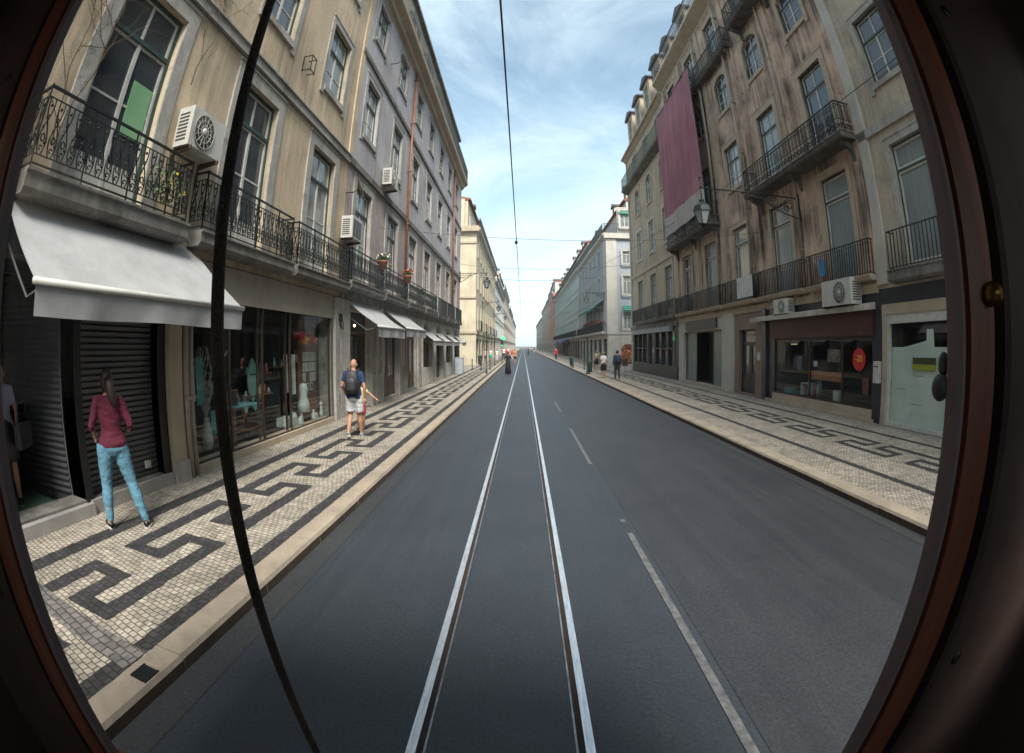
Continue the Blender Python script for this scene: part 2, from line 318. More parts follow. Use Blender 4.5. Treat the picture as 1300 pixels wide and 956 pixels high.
_jr=random.Random(17)
def jquad(m,x0,x1,a,b,z,jx=.009,far=30):
    if a>far or b-a>60:
        m.quad((x0,a,z),(x1,a,z),(x1,b,z),(x0,b,z)); return
    J=lambda:_jr.uniform(-jx,jx)
    nx=max(1,int((x1-x0)/.085)); ny=max(1,int((b-a)/.085))
    p=[(x0+(x1-x0)*i/nx,a+J()) for i in range(nx)]+[(x1+J(),a+(b-a)*i/ny) for i in range(ny)]+[(x1-(x1-x0)*i/nx,b+J()) for i in range(nx)]+[(x0+J(),b-(b-a)*i/ny) for i in range(ny)]
    m.add([(u,v,z) for u,v in p],[tuple(range(len(p)))])
# meander in basalt setts
def meander(rows,s0,P,wd,L0,r2,dirn,ya,yb,z):
    m=MB()
    X=lambda k:rows[k]
    def rect(a,b,k0,k1,dz=0):
        xa,xb=min(X(k0)[0],X(k1)[0],X(k0)[1],X(k1)[1]),max(X(k0)[0],X(k1)[0],X(k0)[1],X(k1)[1])
        a,b=min(a,b),max(a,b)
        jquad(m,xa,xb,a,b,z+dz)
    i=int((ya-s0)/P)-2
    while True:
        s=s0+i*P; i+=1
        if s>yb: break
        if s<ya-P: continue
        S=lambda t:s0+dirn*(s+t-s0) if dirn<0 else s+t
        q=[]
        # strips between rows; butt end to end
        rect(S(0),S(L0),0,0)
        rect(S(0),S(wd),1,1) if False else None
        def colm(t0,t1,ka,kb):
            xs=sorted([X(ka)[0],X(ka)[1],X(kb)[0],X(kb)[1]]); x0,x1=xs[1],xs[2]
            a,b=sorted((S(t0),S(t1))); jquad(m,x0-.004,x1+.004,a,b,z+.0015)
        colm(0,wd,0,1); colm(L0-wd,L0,0,1)
        rect(S(r2),S(L0),1,1)
        colm(r2,r2+wd,1,2)
        rect(S(r2),S(P+.32*P),2,2)
        colm(P+.32*P-wd,P+.32*P,1,2)
        rect(S(P),S(P+.32*P),1,1)
    return m
rowsL=[(-3.13,-2.94),(-3.51,-3.32),(-3.89,-3.70)]
m=meander(rowsL,1.99,2.36,.19,1.9,1.2,1,-4,120,SW+.004)
for x0,x1 in ((-2.54,-2.384),(-4.42,-4.20)):
    for k in range(14): jquad(m,x0,x1,-8+3*k,-5+3*k,SW+.004,.008,40)
    m.quad((x0,34,SW+.004),(x1,34,SW+.004),(x1,120,SW+.004),(x0,120,SW+.004))
struct(m.build('paving_pattern',cobb))
rowsR=[(6.41,6.57),(6.77,6.94),(7.14,7.30)]
m=MB()
mm=meander(rowsR,0,2.3,.14,1.8,1.0,1,-110,6,SW+.004)
m.add([(x,8.40-y,z) for x,y,z in mm.v],[tuple(reversed(f)) for f in mm.f])
for x0,x1 in ((5.42,5.57),(7.94,8.09)):
    for k in range(14): jquad(m,x0,x1,-8+3*k,-5+3*k,SW+.004,.008,40)
    m.quad((x0,34,SW+.004),(x1,34,SW+.004),(x1,120,SW+.004),(x0,120,SW+.004))
struct(m.build('paving_pattern',cobb))
# grey cross strip with gully grate by the left kerb
m=MB(); m.add([(-5.0,2.02,SW+.008),(-5.0,1.80,SW+.008),(-2.39,1.60,SW+.008),(-2.39,1.86,SW+.008)],[(0,1,2,3)]); struct(m.build('paving_strip',cobg))
g=empty('drain_grate',(-2.24,1.66,SW),0,'small dark iron drain grate set in the left kerb','drain')
m=MB()
for i in range(5): m.box(-.085,.085,-.10+i*.045,-.08+i*.045,.006,.012)
m.box(-.10,-.085,-.12,.12,.005,.014); m.box(.085,.098,-.12,.12,.005,.014); m.build('grille',iron,g); MB().box(-.085,.085,-.12,.12,.0045,.0058).build('sump',blackm,g)
g.scale=(.7,.7,1)
# rails
steel=mat('polished_rail_steel',(.78,.80,.83),.36,metal=.7,c2=(.50,.52,.55),scale=7,stretch=(9,.5,1),grime=.35,streakc=(.25,.22,.2))
rustg=mat('rusty_groove',(.034,.021,.016),.9,c2=(.016,.012,.011),scale=14)
lip=mat('rail_guard_lip',(.33,.35,.38),.45,metal=.6,c2=(.14,.12,.11),scale=9,stretch=(1,.6,1))
for hd,gr,lp in (((-.588,-.538),(-.538,-.500),(-.500,-.488)),((.341,.391),(.303,.341),(.291,.303))):
    t=empty('tram_rail',((hd[0]+hd[1])/2,0,0),0,'left polished steel tram rail set in the asphalt' if hd[0]<0 else 'right polished steel tram rail set in the asphalt','rail','tram rails')
    ox=(hd[0]+hd[1])/2
    MB().box(hd[0]-ox,hd[1]-ox,-20,YE,-.1,.010).build('rail_head',steel,t)
    MB().box(gr[0]-ox,gr[1]-ox,-20,YE,-.1,.003).build('groove',rustg,t)
    MB().box(lp[0]-ox,lp[1]-ox,-20,YE,-.1,.007).build('guard_lip',lip,t)
dashm=mat('worn_road_paint',(.15,.15,.15),.7,c2=(.06,.063,.07),scale=10,grime=.7,streakc=(.06,.06,.065))
m=MB()
for a,b in ((-2.5,5.12),(5.46,5.58),(8.47,12.3),(15.6,18.4),(30,32.7)):
    m.quad((1.17,a,.008),(1.235,a,.008),(1.235,b,.008),(1.17,b,.008))
struct(m.build('lane_marking',dashm))

# ---------------------------------------------------------------- windows, walls, balconies (facade frame: x out of the wall, y along it)
TPL={}
def win_tpl(w_,h,st,arch=False):
    """returns (frame mesh, pane mesh, surround mesh or None); origin at the sill centre on the wall plane"""
    key=(round(w_,2),round(h,2),st,arch)
    if key in TPL: return TPL[key]
    hw=w_/2; f=MB(); p=MB(); s=MB(); d0=-.16; ft=.07
    outer,inner=0,1
    def bar(y0,y1,z0,z1,x0,x1,mi): f.box(x0,x1,y0,y1,z0,z1,mi)
    if st in('french','case','narrow'):
        bar(-hw,-hw+ft,0,h,d0,d0+.07,outer); bar(hw-ft,hw,0,h,d0,d0+.07,outer); bar(-hw+ft,hw-ft,h-ft,h,d0,d0+.07,outer); bar(-hw+ft,hw-ft,0,.05,d0,d0+.07,outer)
        tz=h*.74 if st!='case' else h*.62
        bar(-hw+ft,hw-ft,tz,tz+.07,d0,d0+.08,outer)
        bar(-.035,.035,.05,tz,d0+.005,d0+.06,inner); bar(-.025,.025,tz+.07,h-ft,d0+.005,d0+.05,inner)
        for sx in(-1,1):
            ya=sx*(hw-ft); yb=sx*(hw-ft-.05)
            bar(min(ya,yb),max(ya,yb),.05,tz,d0+.005,d0+.05,inner); bar(min(ya,yb),max(ya,yb),tz+.07,h-ft,d0+.005,d0+.05,inner)
            y0,y1=sorted((sx*.035,sx*(hw-ft-.05)))
            bar(y0,y1,.05,.12 if st=='case' else .5,d0+.006,d0+.045,inner)
            bar(y0,y1,tz-.05,tz,d0+.006,d0+.045,inner)
            zm=(.05+tz)/2+.15 if st!='case' else tz*.5
            bar(y0,y1,zm,zm+.035,d0+.01,d0+.04,inner)
            bar(y0,y1,h-ft-.04,h-ft,d0+.006,d0+.045,inner)
    elif st=='shop':   # plain wide leaf, white frame (right-hand flats)
        bar(-hw,-hw+.05,0,h,d0,d0+.07,outer); bar(hw-.05,hw,0,h,d0,d0+.07,outer); bar(-hw+.05,hw-.05,h-.06,h,d0,d0+.07,outer)
        tz=h*.76; bar(-hw+.05,hw-.05,tz,tz+.06,d0,d0+.08,outer)
        for (za,zb) in((.04,tz),(tz+.06,h-.06)):
            bar(-hw+.05,-hw+.10,za,zb,d0+.02,d0+.06,inner); bar(hw-.10,hw-.05,za,zb,d0+.02,d0+.06,inner)
            bar(-hw+.10,hw-.10,zb-.05,zb,d0+.02,d0+.06,inner); bar(-hw+.10,hw-.10,za,za+.06,d0+.02,d0+.06,inner)
    elif st=='far':
        bar(-hw,-hw+.08,0,h,d0,d0+.08,inner); bar(hw-.08,hw,0,h,d0,d0+.08,inner); bar(-hw+.08,hw-.08,h-.08,h,d0,d0+.08,inner); bar(-hw+.08,hw-.08,h*.7,h*.7+.06,d0,d0+.07,inner); bar(-.04,.04,0,h*.7,d0,d0+.07,inner); bar(-hw+.08,hw-.08,0,.08,d0,d0+.07,inner)
    p.quad((d0+.025,-hw+.02,.02),(d0+.025,hw-.02,.02),(d0+.025,hw-.02,h-.02),(d0+.025,-hw+.02,h-.02))
    sw=.27 if st=='french' else .19; t=.035
    zb=-.16 if st in('case','far') else 0
    s.box(0.002,t,-hw-sw,-hw,zb-.12 if st=='case' else zb,h+sw); s.box(0.002,t,hw,hw+sw,zb-.12 if st=='case' else zb,h+sw)
    if arch:
        n=8; rise=.32
        for i in range(n):
            a0,a1=i/n,(i+1)/n
            z0=h-rise+rise*math.sin(PI*a0)**.8; z1=h-rise+rise*math.sin(PI*a1)**.8
            y0,y1=-hw+w_*a0,-hw+w_*a1
            s.add([(t,y0,z0),(t,y1,z1),(t,y1,h+sw),(t,y0,h+sw),(-.14,y0,z0),(-.14,y1,z1),(-.14,y1,h+sw),(-.14,y0,h+sw)],[(0,1,2,3),(0,4,5,1)],0)
    else: s.box(0.002,t,-hw,hw,h,h+sw)
    s.box(0.002,t+.015,-hw-sw-.02,hw+sw+.02,h+sw,h+sw+.05)
    if st in('case','far'): s.box(0.0,t+.03,-hw,hw,zb,0)
    r=(f.mesh('window',[green,whitep]),p.mesh('pane',[pane]),s.mesh('surround',[limestone]))
    TPL[key]=r; return r
VAR={}
def variant(me,mats,key):
    k=(me.name,key)
    if k not in VAR:
        c=me.copy()
        for i_,q in enumerate(mats): c.materials[i_]=q
        VAR[k]=c
    return VAR[k]
def window(root,x,y,z,w_,h,st='french',arch=False,rz=0,pm=None,fm=None,sm=None,surround=True,label=None):
    f,p,s=win_tpl(w_,h,st,arch)
    if fm: f=variant(f,fm,str([q.name for q in fm]))
    if pm: p=variant(p,[pm],pm.name)
    if sm: s=variant(s,[sm],sm.name)
    o=link('window',f,root,(x,y,z),rz); link('pane',p,o)
    if surround: link('surround',s,o)
    if label: o['label']=label
    return o
def wall_sheet(m,y0,y1,z0,z1,ops,x=0,mi=0,rev=.22,tr=None):
    """wall at x with rectangular openings [(ya,yb,za,zb)] and their reveals; tr maps (x,y,z)"""
    T=tr or (lambda p:p)
    ys=sorted(set([y0,y1]+[v for o in ops for v in o[:2] if y0<v<y1])); zs=sorted(set([z0,z1]+[v for o in ops for v in o[2:4] if z0<v<z1]))
    for i in range(len(ys)-1):
        for j in range(len(zs)-1):
            cy=(ys[i]+ys[i+1])/2; cz=(zs[j]+zs[j+1])/2
            if any(o[0]<cy<o[1] and o[2]<cz<o[3] for o in ops): continue
            m.quad(T((x,ys[i],zs[j])),T((x,ys[i+1],zs[j])),T((x,ys[i+1],zs[j+1])),T((x,ys[i],zs[j+1])),mi)
    for a,b,c,d in ops:
        m.quad(T((x,a,c)),T((x,a,d)),T((x-rev,a,d)),T((x-rev,a,c)),mi); m.quad(T((x,b,d)),T((x,b,c)),T((x-rev,b,c)),T((x-rev,b,d)),mi)
        m.quad(T((x,a,d)),T((x,b,d)),T((x-rev,b,d)),T((x-rev,a,d)),mi); m.quad(T((x,b,c)),T((x,a,c)),T((x-rev,a,c)),T((x-rev,b,c)),mi)
    return m
RT={}
def railing_mesh(L,d,h,st):
    key=(round(L,2),round(d,2),h,st)
    if key in RT: return RT[key]
    m=MB(); hl=L/2
    def side(fn_pts,length,mapf):
        pass
    # path: wall -> front corner -> front -> corner -> wall; element placed by (panel, t)
    panels=[((0,-hl),(d,-hl)),((d,-hl),(d,hl)),((d,hl),(0,hl))]
    def P(pn,t,z,off=0):
        (xa,ya),(xb,yb)=pn; 
        ln=math.hypot(xb-xa,yb-ya) or 1; nx,ny=(yb-ya)/ln,-(xb-xa)/ln
        return (xa+(xb-xa)*t/ln+nx*off,ya+(yb-ya)*t/ln+ny*off,z)
    rnd=random.Random(5)
    for pi_,pn in enumerate(panels):
        ln=math.hypot(pn[1][0]-pn[0][0],pn[1][1]-pn[0][1])
        if ln<.05: continue
        def hb(z,r,n=4): m.tube([P(pn,0,z),P(pn,ln,z)],r,n,smooth=False)
        if st=='ornate':
            hb(h,.022); hb(.06,.014); hb(h-.12,.009); hb(.16,.009)
            k=max(1,round(ln/.17)); dl=ln/k
            for i in range(k+1):
                if i%5==0 or i in(0,k): m.tube([P(pn,i*dl,0),P(pn,i*dl,h+.03)],.013,4,smooth=False)
            for i in range(k):
                c=(i+.5)*dl; sg=1 if i%2 else -1; a=dl*.42
                # lyre shaped pair of scrolls
                for s2 in(-1,1):
                    pts=[]
                    for q in range(13):
                        u=q/12; zz=.16+(h-.28)*u
                        yy=s2*a*(.95*math.sin(PI*u*1.5+.35)*(1-.35*u))*sg
                        pts.append(P(pn,c+yy,zz))
                    m.tube(pts,.010,4,smooth=False,cap=False)
                pts=[P(pn,c+a*.45*math.cos(2*PI*q/8),h*.38+a*.6*math.sin(2*PI*q/8)) for q in range(9)]
                m.tube(pts,.0095,4,smooth=False,cap=False)
                for zz in(h*.62,h*.25):
                    pts=[P(pn,c+a*.5*math.cos(.6+4.6*q/6)*(1-q*.1),zz+a*.5*math.sin(.6+4.6*q/6)*(1-q*.1)) for q in range(7)]
                    m.tube(pts,.0095,4,smooth=False,cap=False)
                m.ball(P(pn,c,h*.78),.022,5); m.ball(P(pn,c-a*.5,h*.5),.019,5); m.ball(P(pn,c+a*.6,h*.33),.019,5)
        elif st=='bars':
            hb(h,.022); hb(.05,.014); hb(h-.10,.008)
            k=max(1,round(ln/.115)); dl=ln/k
            for i in range(k+1):
                m.tube([P(pn,i*dl,.03),P(pn,i*dl,h)],.014 if (i%8 and i not in(0,k)) else .016,4,smooth=False)
                if i%8: m.ball(P(pn,i*dl,h*.72),.014,5)
        elif st=='thin':
            hb(h,.02); hb(.05,.012)
            k=max(1,round(ln/.14)); dl=ln/k
            for i in range(k+1): m.tube([P(pn,i*dl,.03),P(pn,i*dl,h)],.013,4,smooth=False)
        elif st=='scroll':
            hb(h,.025); hb(h-.09,.012); hb(h*.42,.012); hb(.04,.016)
            k=max(1,round(ln/.22)); dl=ln/k
            for i in range(k+1):
                m.tube([P(pn,i*dl,.03),P(pn,i*dl,h)],.010,4,smooth=False)
            for i in range(k*2):
                c=(i+.5)*dl/2
                m.tube([P(pn,c,h*.42),P(pn,c,h-.09)],.0095,4,smooth=False,cap=False)
            for i in range(k):
                c=(i+.5)*dl; a=dl*.42
                pts=[P(pn,c+a*math.cos(2*PI*q/10),h*.21+a*.85*math.sin(2*PI*q/10),.015) for q in range(11)]
                m.tube(pts,.013,4,smooth=False,cap=False)
                pts=[P(pn,c+a*.5*math.cos(5*q/7),h*.21+a*.5*math.sin(5*q/7),.02) for q in range(8)]
                m.tube(pts,.011,4,smooth=False,cap=False)
    me=m.mesh('railing',[iron]); RT[key]=me; return me
def balcony(root,y,z,L,d,h=.95,st='ornate',slab=.2,mt=None,rm=None,rz=0,x=0,brackets=0,inset=.05):
    b=MB(); b.prism([(0,-slab),(d-.05,-slab),(d,-slab+.06),(d,-.04),(d+.03,-.03),(d+.03,0),(0,0)],'y',-L/2,L/2)
    for i in range(brackets):
        yy=-L/2+.25+(L-.5)*i/max(1,brackets-1)
        b.prism([(0,-slab-.6),(.10,-slab-.55),(.18,-slab-.25),(d*.75,-slab-.12),(d*.75,-slab-.002),(0,-slab-.002)],'y',yy-.07,yy+.07)
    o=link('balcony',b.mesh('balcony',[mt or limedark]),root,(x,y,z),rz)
    me=railing_mesh(L-2*inset,d-inset,h,st)
    if rm: me=variant(me,[rm],rm.name)
    link('railing',me,o,(0,0,.002)); return o
def cornice(root,y0,y1,z,prof,name='cornice',mt=None,ends=True):
    """prof: [(x,dz)...] profile out of the wall, closed back to x=-0.05"""
    m=MB(); pts=[(-.05,prof[0][1])]+list(prof)+[(-.05,prof[-1][1])]
    m.prism([(a,b+z) for a,b in pts],'y',y0,y1); return m.build(name,mt or limestone,root)
def band(root,y0,y1,z0,z1,x1,name='string_course',mt=None,x0=-.02):
    return MB().box(x0,x1,y0,y1,z0,z1).build(name,mt or limestone,root)
def pipe(root,y,z0,z1,r=.055,x=.09,mt=None):
    m=MB(); m.tube([(x,y,z0),(x,y,z1)],r,10)
    z=z0+1.2
    while z<z1: m.box(0,x+r+.012,y-.012-r,y+r+.012,z,z+.05); z+=2.4
    return m.build('drainpipe',mt or pipem,root)
def shell(m,y0,y1,z0,z1,depth,mi=0,roof=1,front=False):
    """back, ends and top of a building body behind the facade plane"""
    m.quad((-depth,y0,0),(0,y0,0),(0,y0,z1),(-depth,y0,z1),mi); m.quad((0,y1,0),(-depth,y1,0),(-depth,y1,z1),(0,y1,z1),mi)
    m.quad((-depth,y1,0),(-depth,y0,0),(-depth,y0,z1),(-depth,y1,z1),mi); m.quad((0,y0,z1),(0,y1,z1),(-depth,y1,z1),(-depth,y0,z1),roof)
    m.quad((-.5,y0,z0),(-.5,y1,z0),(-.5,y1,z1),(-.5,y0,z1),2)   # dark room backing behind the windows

def dormer(root,y,z,mt,w_=1.5,h=2.2,x=-.3):
    m=MB(); hw=w_/2
    wall_sheet(m,y-hw,y+hw,z,z+h,[(y-.45,y+.45,z+.5,z+h-.3)],x=x,rev=.1)
    m.quad((x-3,y-hw,z),(x,y-hw,z),(x,y-hw,z+h),(x-3,y-hw,z+h)); m.quad((x,y+hw,z),(x-3,y+hw,z),(x-3,y+hw,z+h),(x,y+hw,z+h)); m.box(x-.3,x-.2,y-hw+.05,y+hw-.05,z+.2,z+h-.1,2)
    m.prism([(y-hw-.18,z+h),(y+hw+.18,z+h),(y+hw+.18,z+h+.12),(y,z+h+.55),(y-hw-.18,z+h+.12)],'x',x-3,x+.2,1)
    o=m.build('dormer',[mt,roofgrey,interior],root)
    window(root,x+.05,y,z+.5,.9,h-.8,'case',surround=False)
    return o
# ================================================================ LEFT SIDE (facade plane X=-5, local y = world Y)
LB=empty('old_building',(FL,3,0),0,'weathered yellow plaster building with green windows above the big shop awning','building')
LB.location=(FL,0,0)
Y0,Y1=-9.0,12.7
bays=[-3.1,.4,3.9,7.45,10.95]
ops=[]
for b in bays:
    ops+=[(b-.75,b+.75,3.86,6.95),(b-.72,b+.72,8.72,10.8),(b-.7,b+.7,12.7,14.5)]
m=MB(); wall_sheet(m,Y0,Y1,3.45,15.0,ops); shell(m,Y0,Y1,3.3,15.0,12); m.build('wall',[yellow,roofgrey,interior],LB)
for i,b in enumerate(bays):
    window(LB,0,b,3.86,1.5,3.09,'french',label=('french window with one pane boarded pale green' if i==2 else None),pm=[pane,pane2,pane][i%3])
    window(LB,0,b,8.72,1.44,2.08,'case',pm=pane2 if i==4 else pane)
    window(LB,0,b,12.7,1.4,1.8,'case')
# the green board in the near french window
MB().box(-.128,-.115,4.05,4.50,4.80,5.62).build('window_board',pane3,LB)
band(LB,Y0,Y1,7.36,7.56,.07); band(LB,Y0,Y1,7.56,7.60,.11,name='string_course')
cornice(LB,Y0,Y1,14.8,[(.02,0),(.05,.1),(.18,.16),(.22,.3),(.42,.42),(.5,.5),(.52,.68),(0,.72)])
for yb in (3.92,): balcony(LB,yb,3.80,3.1,.34,.92,'ornate',slab=.26)
balcony(LB,.45,3.80,3.1,.34,.92,'ornate',slab=.26)
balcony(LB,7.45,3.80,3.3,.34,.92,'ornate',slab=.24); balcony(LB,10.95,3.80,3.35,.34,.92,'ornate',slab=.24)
o=link('parapet_railing',railing_mesh(Y1-Y0,.45,1.05,'thin'),LB,(.02,(Y0+Y1)/2,15.52))
# attic
m=MB(); m.box(-6,-.35,Y0,Y1,15.0,19.3); m.prism([(-6.4,19.3),(-.15,19.3),(-.15,19.5),(-3,20.6),(-6.4,20.6)],'y',Y0,Y1,1); m.build('attic',[yellow,limedark],LB)
# ground floor wall, dark lintel zone
gops=[(1.95,3.60,.30,3.0),(3.72,5.25,.30,3.0),(6.12,12.08,.22,3.42)]
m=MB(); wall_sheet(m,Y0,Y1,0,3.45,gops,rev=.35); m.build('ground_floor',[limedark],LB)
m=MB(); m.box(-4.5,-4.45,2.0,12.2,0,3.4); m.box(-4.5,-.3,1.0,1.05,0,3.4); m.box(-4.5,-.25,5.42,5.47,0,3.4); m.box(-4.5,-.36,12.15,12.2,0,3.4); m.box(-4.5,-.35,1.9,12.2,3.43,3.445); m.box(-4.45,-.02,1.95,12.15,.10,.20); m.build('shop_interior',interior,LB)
# doorway with dark ribbed side wall, marble step, green mat
marble=mat('marble_step',(.42,.40,.38),.4,c2=(.28,.265,.26),scale=1.6,detail=10)
MB().box(-.3,.10,1.90,3.66,.0,.27).build('doorstep',marble,LB); MB().box(-.3,.06,3.66,5.52,.0,.29).build('doorstep',marble,LB)
m=MB()
for i in range(34):
    z=.3+i*.079; m.add([(-.34,3.60,z),(-2.2,3.30,z),(-2.2,3.30,z+.07),(-.34,3.60,z+.07),(-.34,3.58,z+.035),(-2.2,3.28,z+.035)],[(0,1,5,4),(4,5,2,3)])
m.add([(-.34,3.62,.2),(-2.2,3.32,.2),(-2.2,3.32,3),(-.34,3.62,3)],[(0,1,2,3)]); m.build('ribbed_side_wall',shutterm,LB)
MB().box(-2.2,-.3,2.0,3.3,.275,.285).build('door_mat',mat('green_mat',(.02,.06,.035),.95,c2=(.03,.08,.05),scale=30),LB)
MB().box(-.5,.02,1.72,1.95,.12,3.0).build('door_jamb',palestone,LB)
m=MB(); m.box(-.32,.02,3.60,3.72,.27,3.0); m.build('door_jamb',blackm,LB); MB().box(-.32,.02,5.25,5.42,.27,3.0).build('door_jamb',blackm,LB)
m=MB()
for i in range(36):
    z=.3+i*.076; m.add([(-.16,3.72,z),(-.16,5.25,z),(-.135,5.25,z+.01),(-.135,3.72,z+.01),(-.125,3.72,z+.055),(-.125,5.25,z+.055),(-.16,3.72,z+.07),(-.16,5.25,z+.07)],[(0,1,2,3),(3,2,5,4),(4,5,7,6)])
m.add([(-.17,3.7,.2),(-.17,5.27,.2),(-.17,5.27,3),(-.17,3.7,3)],[(0,1,2,3)]); m.build('roller_shutter',shutterm,LB)
m=MB(); m.box(-.12,-.08,4.95,5.05,.42,.52); m.box(-.125,-.11,4.97,5.03,.44,.5); m.build('shutter_lock',acm,LB)
MB().box(-.2,.09,5.44,5.76,.0,3.3).build('pilaster',warmstone,LB); MB().box(.08,.12,5.42,5.78,0.0,.42).build('plinth',limestone,LB)
pipe(LB,5.86,.1,3.4,.055,.07,palepipe); pipe(LB,6.0,.1,3.4,.045,.07,palepipe)
sign=mat('dark_fascia_board',(.035,.034,.034),.5,c2=(.05,.05,.05),scale=4)
MB().box(0.0,.06,1.9,5.4,3.0,3.45).build('fascia',sign,LB)
# big shop front
beige=mat('beige_fascia',(.36,.31,.25),.7,c2=(.28,.245,.20),scale=1.2,streak=.3,streakc=(.12,.1,.08))
MB().box(-.03,.04,6.10,12.10,2.82,3.42).build('fascia',beige,LB)
MB().box(-.30,.05,6.08,12.12,.12,.24).build('shop_sill',warmstone,LB)
bronze=mat('bronze_shop_frame',(.07,.05,.04),.4,metal=.5)
bx=[(6.14,-.05),(8.5,-.05),(8.9,-.5),(9.75,-.5),(9.75,-.05),(12.06,-.05)]
m=MB(); fr=MB()
segs=[((6.14,-.05),(7.3,-.05)),((7.3,-.05),(8.5,-.05)),((8.5,-.05),(8.5,-.17)),((8.5,-.17),(9.75,-.17)),((9.75,-.17),(9.75,-.05)),((9.75,-.05),(12.06,-.05))]
for i,((a,xa),(b,xb)) in enumerate(segs):
    if i in (2,): continue
    m=MB(); m.add([(xa,a,.25),(xb,b,.25),(xb,b,2.81),(xa,a,2.81)],[(0,1,2,3)]); m.build('shop_pane',shopglass,LB)
for a,x in ((6.16,-.05),(7.3,-.05),(8.5,-.05),(8.5,-.17),(9.75,-.17),(9.75,-.05),(12.04,-.05)):
    fr.box(x-.02,x+.02,a-.018,a+.018,.24,2.82)
fr.box(-.06,-.02,6.14,12.06,.235,.27); fr.build('shop_frame',bronze,LB)

# ---- lilac building
LL=empty('old_building',(FL,0,0),0,'lilac grey tiled building with a long row of balconies and small awnings','building')
Y0,Y1=12.7,38.6
bays=[14.35,17.95,21.5,25.0,28.55,32.1,35.75]
ops=[]; 
for b in bays: ops+=[(b-.78,b+.78,3.95,6.98),(b-.72,b+.72,8.78,10.85),(b-.70,b+.70,12.75,14.4)]
m=MB(); 
low=[o for o in ops if o[2]<5]; high=[o for o in ops if o[2]>5]
wall_sheet(m,Y0,Y1,7.4,15.0,high); wall_sheet(m,Y0,Y1,3.45,7.4,low,mi=3); shell(m,Y0,Y1,3.3,15.0,12); m.build('wall',[lilac,roofgrey,interior,lilac2],LL)
for i,b in enumerate(bays):
    window(LL,0,b,3.95,1.56,3.03,'french',pm=[pane2,pane][i%2]); window(LL,0,b,8.78,1.44,2.07,'case',pm=[pane2,pane2,pane][i%3]); window(LL,0,b,12.75,1.4,1.65,'case',pm=pane2)
    balcony(LL,b+.05,3.92,3.3,.34,.9,'ornate' if i<4 else 'thin',slab=.24)
band(LL,Y0,Y1,7.40,7.60,.08,mt=limedark); band(LL,Y0,Y1,11.42,11.60,.07,mt=limedark); band(LL,Y0,Y1,3.42,3.7,.05,name='string_course',mt=limedark)
band(LL,12.62,12.95,7.6,14.8,.04,name='quoin_strip',mt=yellow)
pipe(LL,20.0,3.7,15.0); pipe(LL,34.0,3.7,15.0,.07)
cornice(LL,Y0,Y1,14.8,[(.02,0),(.05,.1),(.18,.16),(.22,.3),(.42,.42),(.5,.5),(.52,.68),(0,.72)],mt=warmstone)
link('parapet_railing',railing_mesh(Y1-Y0,.45,1.05,'thin'),LL,(.02,(Y0+Y1)/2,15.52))
m=MB(); m.box(-6,-.35,Y0,Y1,15.0,19.3); m.prism([(-6.4,19.3),(-.15,19.3),(-.15,19.5),(-3,20.6),(-6.4,20.6)],'y',Y0,Y1,1); m.build('attic',[cream,limedark],LL)
for y in (15.5,19.5,23.5,27.5,31.5,35.5):
    window(LL,-.17,y,16.3,1.2,2.0,'case'); balcony(LL,y,16.9,2.2,.3,.9,'thin',slab=.12,x=-.33)
# ground floor of the lilac building
gops=[(13.55,15.55,.2,3.15),(17.02,19.2,.2,3.1),(20.72,22.7,.2,3.1)]+[(a,b,(1.0 if i%2==0 else .2),3.35) for i,(a,b) in enumerate(((24.2,26.4),(27.85,29.85),(31.5,33.6),(35.35,37.5)))]
m=MB(); wall_sheet(m,Y0,Y1,0,3.45,gops,rev=.3); m.build('ground_floor',[limestone],LL)
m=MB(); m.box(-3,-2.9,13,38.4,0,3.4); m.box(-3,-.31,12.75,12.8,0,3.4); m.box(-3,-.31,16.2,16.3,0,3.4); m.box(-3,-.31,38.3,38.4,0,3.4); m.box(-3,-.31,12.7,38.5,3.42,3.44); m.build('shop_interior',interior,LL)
band(LL,12.25,12.6,.1,3.4,.07,name='pilaster'); band(LL,12.72,13.45,.1,3.4,.05,name='pilaster')
for y in (15.62,16.1,16.75,19.35,20.45,22.95,23.9,26.55,27.55,30.1,31.2,33.85,35.05,37.7): band(LL,y-.10,y+.14,.1,3.42,.07,name='pilaster')
for a,b in ((15.75,16.6),(19.5,20.3),(23.1,23.8)): 
    MB().box(.0,.03,a,b,1.25,2.9).build('wall_panel',warmstone,LL); MB().box(.0,.045,a,b,.15,1.15).build('plinth_panel',limestone,LL)
def door_leaf(root,a,b,z0,z1,mt,glassy=True,x=-.2,label=None):
    m=MB(); t=.07; m.box(x,x+.06,a,a+t,z0,z1); m.box(x,x+.06,b-t,b,z0,z1); m.box(x,x+.06,a+t,b-t,z1-t,z1); zt=z0+(z1-z0)*.78; m.box(x,x+.06,a+t,b-t,zt,zt+t)
    c=(a+b)/2; m.box(x+.002,x+.055,c-.06,c+.06,z0,zt)
    for s0,s1 in((a+t,c-.06),(c+.06,b-t)):
        m.box(x,x+.045,s0,s1,z0,z0+.75); m.box(x+.045,x+.06,s0+.1,s1-.1,z0+.12,z0+.6); m.box(x,x+.05,s0,s0+.08,z0+.75,zt); m.box(x,x+.05,s1-.08,s1,z0+.75,zt); m.box(x,x+.05,s0+.08,s1-.08,zt-.08,zt)
    o=m.build('shop_door',mt,root)
    if label:o['label']=label
    m=MB(); m.quad((x+.02,a+.02,z0+.7),(x+.02,b-.02,z0+.7),(x+.02,b-.02,z1-.02),(x+.02,a+.02,z1-.02)); m.build('pane',pane if glassy else pane2,o)
    hd=MB(); hd.tube([(x+.07,c+.08,z0+.95),(x+.10,c+.08,z0+1.0),(x+.10,c+.08,z0+1.12),(x+.07,c+.08,z0+1.17)],.012,6); hd.build('handle',mat('brass',(.5,.35,.12),.3,metal=1),o)
    return o
